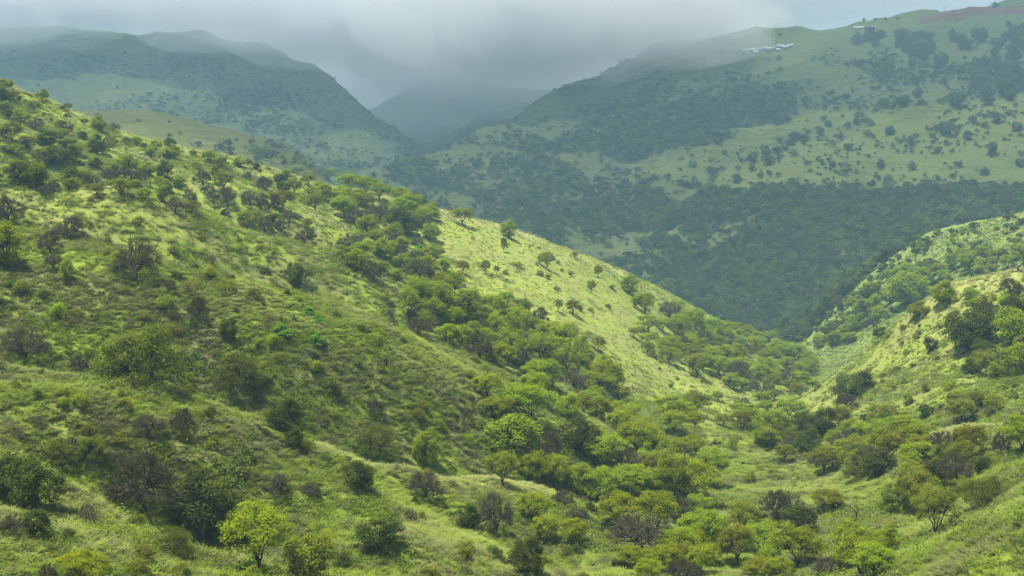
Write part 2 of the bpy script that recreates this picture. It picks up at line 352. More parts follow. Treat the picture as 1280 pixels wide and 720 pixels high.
# ------------------------------------------------------------------ mesh helpers
class Mesh:
    def __init__(s): s.v = []; s.f = []; s.t = []; s.n = 0
    def add(s, v, f, tint=0.5):
        v = np.asarray(v, float); f = np.asarray(f, int)
        s.v.append(v); s.f.append(f + s.n); s.n += len(v)
        s.t.append(np.broadcast_to(np.asarray(tint, float), (len(f),)))
    def data(s, name, mats, smooth=False):
        m = bpy.data.meshes.new(name); v = np.concatenate(s.v)
        lens = np.concatenate([np.full(len(f), f.shape[1]) for f in s.f]); idx = np.concatenate([f.ravel() for f in s.f])
        m.vertices.add(len(v)); m.vertices.foreach_set('co', v.ravel())
        m.loops.add(len(idx)); m.loops.foreach_set('vertex_index', idx)
        m.polygons.add(len(lens)); m.polygons.foreach_set('loop_start', np.r_[0, np.cumsum(lens)[:-1]])
        m.update(calc_edges=True)
        a = m.attributes.new('tint', 'FLOAT', 'FACE'); a.data.foreach_set('value', np.concatenate(s.t).astype(np.float32))
        for x in (mats if isinstance(mats, (list, tuple)) else [mats]): m.materials.append(x)
        if smooth: m.polygons.foreach_set('use_smooth', np.ones(len(lens), bool))
        return m
def unit(v): return v / np.maximum(np.linalg.norm(v, axis=-1, keepdims=True), 1e-9)
def tube(mb, pts, r0, r1, n=5):
    pts = np.asarray(pts, float); k = len(pts); rad = np.linspace(r0, r1, k)
    d = unit(np.gradient(pts, axis=0)); ref = np.where(np.abs(d[:, 2:3]) > 0.9, [[1.0, 0, 0]], [[0, 0, 1.0]])
    s = unit(np.cross(d, ref)); t = np.cross(d, s); th = np.linspace(0, 2 * math.pi, n, endpoint=False)
    v = pts[:, None] + rad[:, None, None] * (np.cos(th)[None, :, None] * s[:, None] + np.sin(th)[None, :, None] * t[:, None])
    f = [(i * n + j, i * n + (j + 1) % n, (i + 1) * n + (j + 1) % n, (i + 1) * n + j) for i in range(k - 1) for j in range(n)]
    mb.add(v.reshape(-1, 3), f)
def leaves(mb, c, nrm, size, r, tint, aspect=0.6):
    n = len(c); ref = unit(r.normal(size=(n, 3))); t = unit(np.cross(nrm, ref)); b = np.cross(nrm, t)
    s = np.broadcast_to(np.asarray(size, float), (n,))[:, None] * r.uniform(0.65, 1.35, (n, 1))
    v = np.stack([c - t * s * 0.5, c + b * s * 0.5 * aspect, c + t * s * 0.5, c - b * s * 0.5 * aspect], 1)
    mb.add(v.reshape(-1, 3), np.arange(4 * n).reshape(n, 4), tint)
def bend(p, q, r, k=4, wob=0.12, sag=0.0):
    p = np.asarray(p, float); q = np.asarray(q, float); t = np.linspace(0, 1, k)[:, None]; L_ = np.linalg.norm(q - p)
    o = p + (q - p) * t + r.normal(size=(k, 3)) * wob * L_ * (t * (1 - t) * 2.2); o[:, 2] += (-sag * L_ * (t * (1 - t)))[:, 0]; return o
def skeleton(mb, tips, fork, K, r, rb, spread=0.5, lean=(0, 0), wob=0.12, tip_r=0.02):
    f0 = np.array([lean[0], lean[1], fork])
    if fork > 0.25: tube(mb, bend((0, 0, -0.5), f0, r, 5, 0.08), rb * 1.25, rb * 0.85, 7)
    order = np.argsort(np.arctan2(tips[:, 1], tips[:, 0]) + r.normal(size=len(tips)) * 0.25)
    for g in np.array_split(order, K):
        if not len(g): continue
        m = tips[g].mean(0); node = f0 + (m - f0) * np.array([spread, spread, spread * 1.05])
        tube(mb, bend(f0 if fork > 0.25 else np.array([0, 0, -0.4]) + 0.12 * np.r_[m[:2] / (np.linalg.norm(m[:2]) + .1), 0], node, r, 5, wob), rb * 0.62, rb * 0.34, 5)
        for i in g: tube(mb, bend(node, tips[i], r, 4, wob * 1.2), rb * 0.30, tip_r, 4)
def crown_clumps(mb, tips, rad, flat, per, size, r, up=0.5, aspect=0.6, cz=None):
    for c in tips:
        k = r.uniform(0.75, 1.3); n = max(6, int(per * k * r.uniform(0.8, 1.2))); d = unit(r.normal(size=(n, 3)))
        rr = (r.uniform(0.25, 1.0, (n, 1)) ** 0.6) * rad * k
        p = c + d * rr * np.array([1, 1, flat]); out = unit(d * np.array([1, 1, 1 / max(flat, .3)]) * 0.6 + np.array([0, 0, up]) + r.normal(size=(n, 3)) * 0.45)
        leaves(mb, p, out, size, r, np.clip(r.uniform(0.0, 0.75) + r.normal(size=n) * 0.22, 0, 1), aspect)
def disc(n, r, R_): a = r.uniform(0, 2 * math.pi, n); q = np.sqrt(r.uniform(0.02, 1, n)) * R_; return q * np.cos(a), q * np.sin(a), q
def dome(n, r, R_, z0, z1, shell=0.35):
    d = unit(r.normal(size=(n, 3))); d[:, 2] = np.abs(d[:, 2]) * 1.0 - 0.12; q = (r.uniform(shell, 1, (n, 1)) ** 0.5)
    p = d * q * np.array([R_, R_, 1]); p[:, 2] = z0 + (p[:, 2]).clip(-0.05, 1) * (z1 - z0); return p
def proto(kind, seed):               # returns wood, leaf mesh builders, crown width, height
    r = np.random.default_rng(seed); wd = Mesh(); lf = Mesh()
    if kind == 'umbrella':
        x, y, q = disc(40, r, 3.5); z = 4.9 - 1.5 * (q / 3.5) ** 2 + r.normal(size=40) * 0.34; x *= r.uniform(0.8, 1.1)
        tips = np.stack([x, y, z], 1); skeleton(wd, tips - [0, 0, .25], r.uniform(0.4, 0.9), 5, r, 0.20, 0.55, r.normal(size=2) * 0.2)
        crown_clumps(lf, tips, 1.0, 0.5, 150, 0.24, r, 0.9)
        x, y, q = disc(16, r, 3.1); crown_clumps(lf, np.stack([x, y, 2.7 + r.normal(size=16) * 0.35], 1), 0.85, 0.6, 90, 0.24, r, 0.8); return wd, lf, 8.6, 5.4
    if kind == 'leafy':
        d = unit(r.normal(size=(40, 3))) * (r.uniform(0.3, 1, (40, 1)) ** 0.4); tips = d * [2.6, 2.6, 2.3] + [0, 0, 3.1] + r.normal(size=(40, 3)) * 0.2
        skeleton(wd, tips, r.uniform(0.8, 1.4), 5, r, 0.22, 0.5, r.normal(size=2) * 0.15)
        crown_clumps(lf, tips, 0.95, 0.8, 150, 0.27, r, 0.7); return wd, lf, 6.8, 6.3
    if kind == 'fine':
        tips = dome(70, r, 3.7, 1.1, 5.0); skeleton(wd, tips, 0.2, 7, r, 0.19, 0.55, wob=0.16, tip_r=0.015)
        crown_clumps(lf, tips, 0.9, 0.65, 150, 0.19, r, 0.8); return wd, lf, 8.4, 5.5
    if kind == 'dry':
        tips = dome(54, r, 3.0, 1.6, 4.8, 0.5); skeleton(wd, tips, r.uniform(0.6, 1.2), 5, r, 0.30, 0.5, r.normal(size=2) * 0.2, wob=0.18, tip_r=0.025)
        for c in tips:
            n = 30; d = unit(r.normal(size=(n, 3)) * 0.7 + unit(c - [0, 0, 2.0]) * 0.8); ln = r.uniform(0.45, 1.05, n)
            sd_ = unit(np.cross(d, r.normal(size=(n, 3)))); w_ = 0.03
            b0 = c + r.normal(size=(n, 3)) * 0.15; b1 = b0 + d * ln[:, None]
            v = np.stack([b0 - sd_ * w_, b0 + sd_ * w_, b1 + sd_ * w_ * .4, b1 - sd_ * w_ * .4], 1)
            lf.add(v.reshape(-1, 3), np.arange(4 * n).reshape(n, 4), r.uniform(0, 0.4))
            k = 24; q = r.integers(0, n, k); leaves(lf, b0[q] + d[q] * (ln[q] * r.uniform(0.2, 1, k))[:, None] + r.normal(size=(k, 3)) * .12, unit(r.normal(size=(k, 3)) + [0, 0, .6]), 0.15, r, np.clip(r.normal(size=k) * .25 + .6, 0, 1))
        return wd, lf, 7.0, 5.4
    if kind == 'shrub':
        tips = dome(20, r, 1.25, 0.3, 1.75, 0.2); skeleton(wd, tips, 0.1, 5, r, 0.07, 0.5, wob=0.2, tip_r=0.01)
        crown_clumps(lf, tips, 0.52, 0.8, 85, 0.17, r, 0.8); return wd, lf, 3.3, 2.2
    if kind == 'twiggy':
        tips = dome(24, r, 1.25, 0.35, 1.7, 0.2); skeleton(wd, tips, 0.1, 7, r, 0.06, 0.45, wob=0.22, tip_r=0.01)
        crown_clumps(lf, tips, 0.5, 0.85, 60, 0.10, r, 0.4, 0.35); return wd, lf, 3.3, 2.2
    if kind == 'vine':
        tips = np.concatenate([np.stack([r.normal(size=9) * 0.35 + c[0], r.normal(size=9) * 0.35 + c[1], np.linspace(0.3, c[2], 9)], 1) for c in ((0, 0, 2.7), (1.0, .3, 1.8), (-1.1, -.2, 1.5), (-.4, .7, 2.1), (0.4, -.9, 1.2))])
        skeleton(wd, tips, 0.1, 5, r, 0.09, 0.5); crown_clumps(lf, tips, 0.55, 0.7, 44, 0.30, r, 0.8, 0.85); return wd, lf, 3.6, 3.2
    if kind == 'dead':
        tips = dome(11, r, 1.9, 2.0, 4.4, 0.7); skeleton(wd, tips, r.uniform(1.3, 1.9), 4, r, 0.22, 0.5, r.normal(size=2) * 0.35, wob=0.2, tip_r=0.03)
        for c in tips:
            for _ in range(3): tube(lf, bend(c, c + unit(r.normal(size=3) * .7 + unit(c)) * r.uniform(.5, .9), r, 3, .2), 0.035, 0.012, 4)
        return wd, lf, 4.2, 4.9
    if kind == 'herb':
        n = 80; p = r.normal(size=(n, 3)) * [0.42, 0.42, 0.16] + [0, 0, 0.3]; leaves(lf, p, unit(p * [1, 1, .6] + r.normal(size=(n, 3)) * .4 + [0, 0, .5]), 0.15, r, np.clip(r.normal(size=n) * .3 + .5, 0, 1), 0.6); return wd, lf, 1.4, 0.7
    if kind == 'tuft':
        n = 30; a = r.uniform(0, 6.283, n); o = np.stack([np.cos(a), np.sin(a), a * 0], 1); b0 = o * r.uniform(0, .3, (n, 1)); h = r.uniform(.12, .45, (n, 1)); ln = r.uniform(.25, .7, (n, 1))
        s = np.stack([-np.sin(a), np.cos(a), a * 0], 1) * 0.04
        p1 = b0 + o * ln * .45 + [0, 0, 1] * h * .7; p2 = b0 + o * ln * 1.25 + [0, 0, 1] * h
        lf.add(np.stack([b0 - s, b0 + s, p1 + s * .8, p1 - s * .8], 1).reshape(-1, 3) - [0, 0, .05], np.arange(4 * n).reshape(n, 4), .5)
        lf.add(np.stack([p1 - s * .8, p1 + s * .8, p2], 1).reshape(-1, 3) - [0, 0, .05], np.arange(3 * n).reshape(n, 3), .5); return wd, lf, 1.1, 0.6
    if kind == 'woodcrown':          # the same foliage with larger leaves for the far woods
        d = unit(r.normal(size=(16, 3))) * (r.uniform(0.4, 1, (16, 1)) ** 0.4); tips = d * [2.7, 2.7, 1.5] + [0, 0, 2.7]
        tube(lf, bend((0, 0, -.6), (0, 0, 2.4), r, 4, .1), .2, .1, 5); crown_clumps(lf, tips, 1.15, 0.75, 42, 0.52, r, 0.5, 0.75); return wd, lf, 7.4, 5.0

# ------------------------------------------------------------------ terrain objects
def wpt(u, v): h = hit(u, v); return (h[0], h[1])
STRAW_SPOTS += [((*wpt(650, 335),), 30, 85, 0.5), ((*wpt(760, 420),), 25, 70, 0.55), ((*wpt(860, 480),), 8, 40, 0.55), ((*wpt(1110, 445),), 12, 45, 0.5),
                ((*wpt(120, 249),), 4, 22, 0.6), ((*wpt(330, 375),), 3, 16, 0.6), ((*wpt(520, 425),), 4, 24, 0.55), ((*wpt(1030, 610),), 5, 18, 0.6),
                ((*wpt(700, 625),), 3, 12, 0.7), ((*wpt(1190, 650),), 4, 16, 0.5), ((*wpt(560, 665),), 2, 9, 0.6), ((*wpt(1200, 535),), 4, 16, 0.65), ((*wpt(1180, 360),), 6, 30, 0.6)]
def land(name, ids, mat, label):
    cen_a = (av[:-1] + av[1:]) / 2; cen_d = (dv[:-1] + dv[1:]) / 2
    reg = region(cen_a[None] + 0 * cen_d[:, None], cen_d[:, None] + 0 * cen_a[None])
    jj, ii = np.nonzero(np.isin(reg, ids)); q = np.stack([jj * NA + ii, jj * NA + ii + 1, (jj + 1) * NA + ii + 1, (jj + 1) * NA + ii], 1)
    used, inv = np.unique(q, return_inverse=True); q = inv.reshape(-1, 4)
    v = np.stack([X.ravel()[used], Y.ravel()[used], Zt.ravel()[used]], 1)
    mb = Mesh(); mb.add(v, q); o = bpy.data.objects.new(name, mb.data(name, mat, True)); C.objects.link(o)
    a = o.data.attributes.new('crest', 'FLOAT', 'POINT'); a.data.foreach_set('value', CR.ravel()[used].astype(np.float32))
    a = o.data.attributes.new('meadow', 'FLOAT', 'POINT'); a.data.foreach_set('value', MEAD.ravel()[used].astype(np.float32))
    o['kind'] = 'structure'; o['label'] = label; return o
M_GRASS = grass_ground()
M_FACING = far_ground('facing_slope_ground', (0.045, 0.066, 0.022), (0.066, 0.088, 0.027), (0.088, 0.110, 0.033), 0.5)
M_FARM = far_ground('far_mountain_ground', (0.045, 0.068, 0.026), (0.072, 0.096, 0.034), (0.105, 0.135, 0.044), 0.5)
M_LOW = far_ground('low_hill_ground', (0.05, 0.066, 0.02), (0.066, 0.08, 0.023), (0.082, 0.096, 0.027), 0.4)
M_BACK = far_ground('back_hill_ground', (0.075, 0.115, 0.030), (0.125, 0.175, 0.042), (0.190, 0.220, 0.065), 0.3)
land('near_hill', [0], M_GRASS, 'grassy near hill falling in spurs to the ravine')
land('ravine_bank', [1], M_GRASS, 'grassy bank of the ravine opposite the near hill')
land('back_hill', [2], M_BACK, 'rounded scrubby hill behind the ravine bank')
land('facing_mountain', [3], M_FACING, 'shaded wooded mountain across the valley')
land('low_hill', [4], M_LOW, 'low olive green hill behind the near crest')
land('far_mountain', [5], M_FARM, 'misty blue green far mountain')
land('valley_head', [6], M_FARM, 'distant mountain in mist at the valley head')

# ------------------------------------------------------------------ plant prototypes
M_BARK = plain_mat('bark', (0.050, 0.042, 0.034), 0.9, 5.0, 0.4); M_GREYWOOD = plain_mat('grey_wood', (0.10, 0.088, 0.072), 0.9, 5.0, 0.4)
LEAF = {
 'bright': leaf_mat('leaf_bright', (0.205, 0.268, 0.012), (0.132, 0.185, 0.012)),
 'green':  leaf_mat('leaf_green', (0.192, 0.268, 0.016), (0.128, 0.192, 0.015)),
 'dark':   leaf_mat('leaf_dark', (0.050, 0.078, 0.014), (0.078, 0.108, 0.018)),
 'olive':  leaf_mat('leaf_olive', (0.165, 0.195, 0.024), (0.105, 0.132, 0.018)),
 'fine':   leaf_mat('leaf_fine', (0.112, 0.148, 0.020), (0.072, 0.102, 0.016)),
 'dry':    leaf_mat('leaf_dry', (0.074, 0.070, 0.046), (0.112, 0.114, 0.058), 0.25),
 'brown':  leaf_mat('leaf_brown', (0.150, 0.125, 0.070), (0.100, 0.092, 0.052), 0.25),
 'grey':   leaf_mat('leaf_grey', (0.200, 0.220, 0.115), (0.130, 0.155, 0.070), 0.3),
 'vine':   leaf_mat('leaf_vine', (0.120, 0.300, 0.022), (0.075, 0.200, 0.022)),
 'bluish': leaf_mat('leaf_bluish', (0.050, 0.100, 0.038), (0.075, 0.125, 0.042), 0.3),
}
CODES = {   # code: (object name, shape, leaves, look, plural, category)
 'ub': ('bright_umbrella_tree', 'umbrella', 'bright', 'bright yellow-green flat-topped tree', 'bright flat-topped trees', 'tree'),  # an umbrella tree like the next two, only brighter leaved
 'ug': ('umbrella_tree', 'umbrella', 'green', 'mid green flat-topped tree', 'green flat-topped trees', 'tree'),
 'uo': ('umbrella_tree', 'umbrella', 'olive', 'olive green flat-topped tree', 'olive flat-topped trees', 'tree'),
 'bd': ('leafy_tree', 'leafy', 'dark', 'dark green round tree', 'dark round trees', 'tree'),
 'bg': ('leafy_tree', 'leafy', 'green', 'leafy green round tree', 'green round trees', 'tree'),
 'ol': ('fine_leaved_tree', 'fine', 'fine', 'olive fine-leaved tree with many stems', 'fine-leaved olive trees', 'tree'),
 'dr': ('dry_tree', 'dry', 'dry', 'dark grey-brown dry twiggy tree', 'dry twiggy trees', 'tree'),
 'sh': ('shrub', 'shrub', 'green', 'green rounded shrub', 'green shrubs', 'shrub'),
 'so': ('shrub', 'shrub', 'olive', 'olive green shrub', 'olive shrubs', 'shrub'),
 'sd': ('shrub', 'shrub', 'dark', 'dark green shrub', 'dark shrubs', 'shrub'),
 'sb': ('shrub', 'twiggy', 'brown', 'brownish twiggy shrub', 'brown twiggy shrubs', 'shrub'),
 'sg': ('shrub', 'twiggy', 'grey', 'pale grey-green twiggy shrub', 'grey-green shrubs', 'shrub'),
 'sy': ('shrub', 'shrub', 'bright', 'bright yellow-green shrub', 'bright shrubs', 'shrub'),
 'vi': ('vine_mound', 'vine', 'vine', 'bright green vine-smothered bush', 'vine-smothered bushes', 'bush'),
 'de': ('dead_tree', 'dead', None, 'bare dead tree with crooked branches', 'dead trees', 'tree'),
 'bw': ('grove_tree', 'leafy', 'bluish', 'dark bluish green round tree', 'bluish green trees', 'tree'),
}
NVAR = {'umbrella': 4, 'leafy': 4, 'fine': 3, 'dry': 4, 'shrub': 4, 'twiggy': 4, 'vine': 2, 'dead': 4}
PROTO = {}
def meshes(code):
    if code not in PROTO:
        nm, shape, leaf, *_ = CODES[code]; out = []
        for k in range(NVAR[shape]):
            key = (shape, k)
            if key not in PROTO: wd, lf, w_, h_ = proto(shape, 100 + 7 * k + len(shape)); PROTO[key] = (wd.data('trunk', M_GREYWOOD if shape == 'dead' else M_BARK, True), lf, w_, h_)
            wm, lf, w_, h_ = PROTO[key]
            out.append((wm, lf.data('crown', LEAF[leaf] if leaf else M_GREYWOOD, False), w_, h_))
        PROTO[code] = out
    return PROTO[code]
PLACES = [   # where a plant stands: outline on the photo of a place one can point at
 ([(395, 205), (545, 240), (550, 305), (500, 310), (420, 285), (395, 262)], 'in the thicket on the crest'),
 ([(-40, 60), (130, 150), (230, 180), (395, 232), (395, 300), (300, 285), (200, 262), (75, 246), (-40, 236)], 'on the wooded slope above the second spur'),
 ([(420, 300), (545, 310), (545, 352), (440, 350)], 'in the gully beside the second spur'),
 ([(490, 352), (600, 352), (690, 395), (730, 425), (775, 490), (745, 505), (680, 485), (590, 455), (490, 420)], 'in the gully thicket under the pale meadow'),
 ([(520, 255), (640, 270), (800, 340), (860, 375), (800, 425), (850, 470), (900, 500), (780, 500), (730, 425), (600, 355), (545, 345)], 'on the pale sunlit meadow'),
 ([(800, 425), (860, 375), (1015, 440), (1030, 475), (960, 500), (900, 500), (850, 470)], 'in the woods at the end of the crest'),
 ([(590, 480), (760, 478), (900, 500), (905, 600), (900, 650), (840, 700), (690, 700), (590, 660)], 'in the thicket on the lower spur'),
 ([(865, 545), (905, 545), (1060, 590), (1065, 660), (960, 675), (900, 650)], 'on the grassy shelf beside the ravine'),
 ([(770, 690), (900, 650), (1060, 660), (1110, 640), (1130, 760), (770, 760)], 'in the woods at the mouth of the ravine'),
 ([(890, 490), (1030, 475), (1060, 500), (1130, 520), (1150, 600), (1100, 640), (1060, 600), (890, 545)], 'in the ravine thicket'),
 ([(1050, 460), (1120, 390), (1180, 350), (1300, 325), (1300, 480), (1190, 500), (1060, 500)], 'on the upper ravine bank'),
 ([(1060, 500), (1190, 500), (1300, 480), (1300, 600), (1130, 620)], 'on the middle of the ravine bank'),
 ([(1100, 620), (1300, 590), (1300, 760), (1100, 760)], 'on the lowest shoulder of the ravine bank'),
 ([(-60, 240), (75, 243), (200, 262), (336, 302), (430, 322), (560, 365), (509, 421), (425, 388), (292, 371), (161, 337), (94, 308), (-60, 300)], 'on the slope between second and third spurs'),
 ([(-60, 300), (94, 308), (161, 337), (292, 371), (425, 388), (640, 470), (640, 560), (560, 590), (400, 560), (302, 523), (161, 480), (-60, 455)], 'on the broad slope around the big olive tree'),
 ([(-60, 455), (161, 480), (302, 523), (400, 560), (590, 590), (640, 655), (520, 656), (470, 650), (280, 690), (128, 612), (64, 575), (-60, 560)], 'on the slope under the fourth spur'),
 ([(-60, 560), (64, 575), (128, 612), (280, 690), (470, 650), (700, 690), (780, 780), (-60, 780)], 'on the lowest slope'),
]
REG_PLACE = {0: 'on the near hill', 1: 'on the ravine bank', 2: 'on the round hill behind the ravine bank', 3: 'on the shaded mountain across the valley', 4: 'on the low hill behind the crest', 5: 'on the misty far mountain', 6: 'on the valley head'}
def inside(poly, u, v):
    c = False; n = len(poly)
    for i in range(n):
        (x1, y1), (x2, y2) = poly[i], poly[i - 1]
        if (y1 > v) != (y2 > v) and u < (x2 - x1) * (v - y1) / (y2 - y1) + x1: c = not c
    return c
def place_phrase(x, y, z):
    r_ = int(region(np.array(x / y), np.array(y)))
    if r_ <= 1 and y < 690:
        u, v = unpix(x / y, z / y)
        for poly, ph in PLACES:
            if inside(poly, u, v): return ph
    return REG_PLACE[r_]
TAKEN = []; COUNT = {}; SHARED = []
SHORT = {'umbrella_tree': 'flat-topped tree', 'bright_umbrella_tree': 'yellow-green tree', 'leafy_tree': 'round tree', 'dry_tree': 'dry tree', 'shrub': 'shrub', 'vine_mound': 'vine mound', 'dead_tree': 'dead tree', 'fine_leaved_tree': 'olive tree', 'grove_tree': 'bluish tree'}
def plant(code, x, y, z, wm, hm, label=None, rz=None, var=None):
    nm, shape, leaf, look, plural, cat = CODES[code]; ms = meshes(code)
    k = rng.integers(0, len(ms)) if var is None else var % len(ms); trunk, crown, w0, h0 = ms[k]
    root = bpy.data.objects.new(nm, None); root.empty_display_size = 0.5; C.objects.link(root)
    root.location = (x, y, z); root.rotation_euler = (0, 0, rng.uniform(0, 6.283) if rz is None else rz); q_ = rng.uniform(0.86, 1.14); root.scale = (wm / w0 * q_, wm / w0 / q_, hm / h0); root.rotation_euler.x, root.rotation_euler.y = rng.normal(size=2) * 0.045
    parts = ('stem', 'foliage') if cat in ('shrub', 'bush') else ('trunk', 'branches' if code == 'de' else 'crown')
    for pn, me in zip(parts, (trunk, crown)):
        o = bpy.data.objects.new(pn, me); o.parent = root; C.objects.link(o)
    ph = place_phrase(x, y, z)
    big = cat == 'tree' and wm > 8.5; small = (cat == 'tree' and wm < 3.6) or (cat != 'tree' and wm < 1.9)
    if label is None:
        size = 'large ' if big else 'small ' if small else ''
        if cat == 'tree' and not size: size = 'tall ' if hm / wm > 0.84 else 'low ' if hm / wm < 0.62 else ''
        label = f'{size}{look} {ph}'; root['group'] = f'{size}{plural} {ph}'
    root['label'] = label; root['category'] = cat
    SHARED.append((root, x, y, wm, nm, label if 'group' in root else None)); TAKEN.append((x, y, wm)); COUNT[nm] = COUNT.get(nm, 0) + 1
    return root
def at_pixel(code, u, v, w_px, h_px, label=None):
    h = hit(u, v)
    if h is None: print('no ground at', code, u, v); return
    x, y, z = h; s = y / F
    plant(code, x, y, z, w_px * s * (1.0 if code[0] == 'u' else 1.1), h_px * s * 1.08, label)

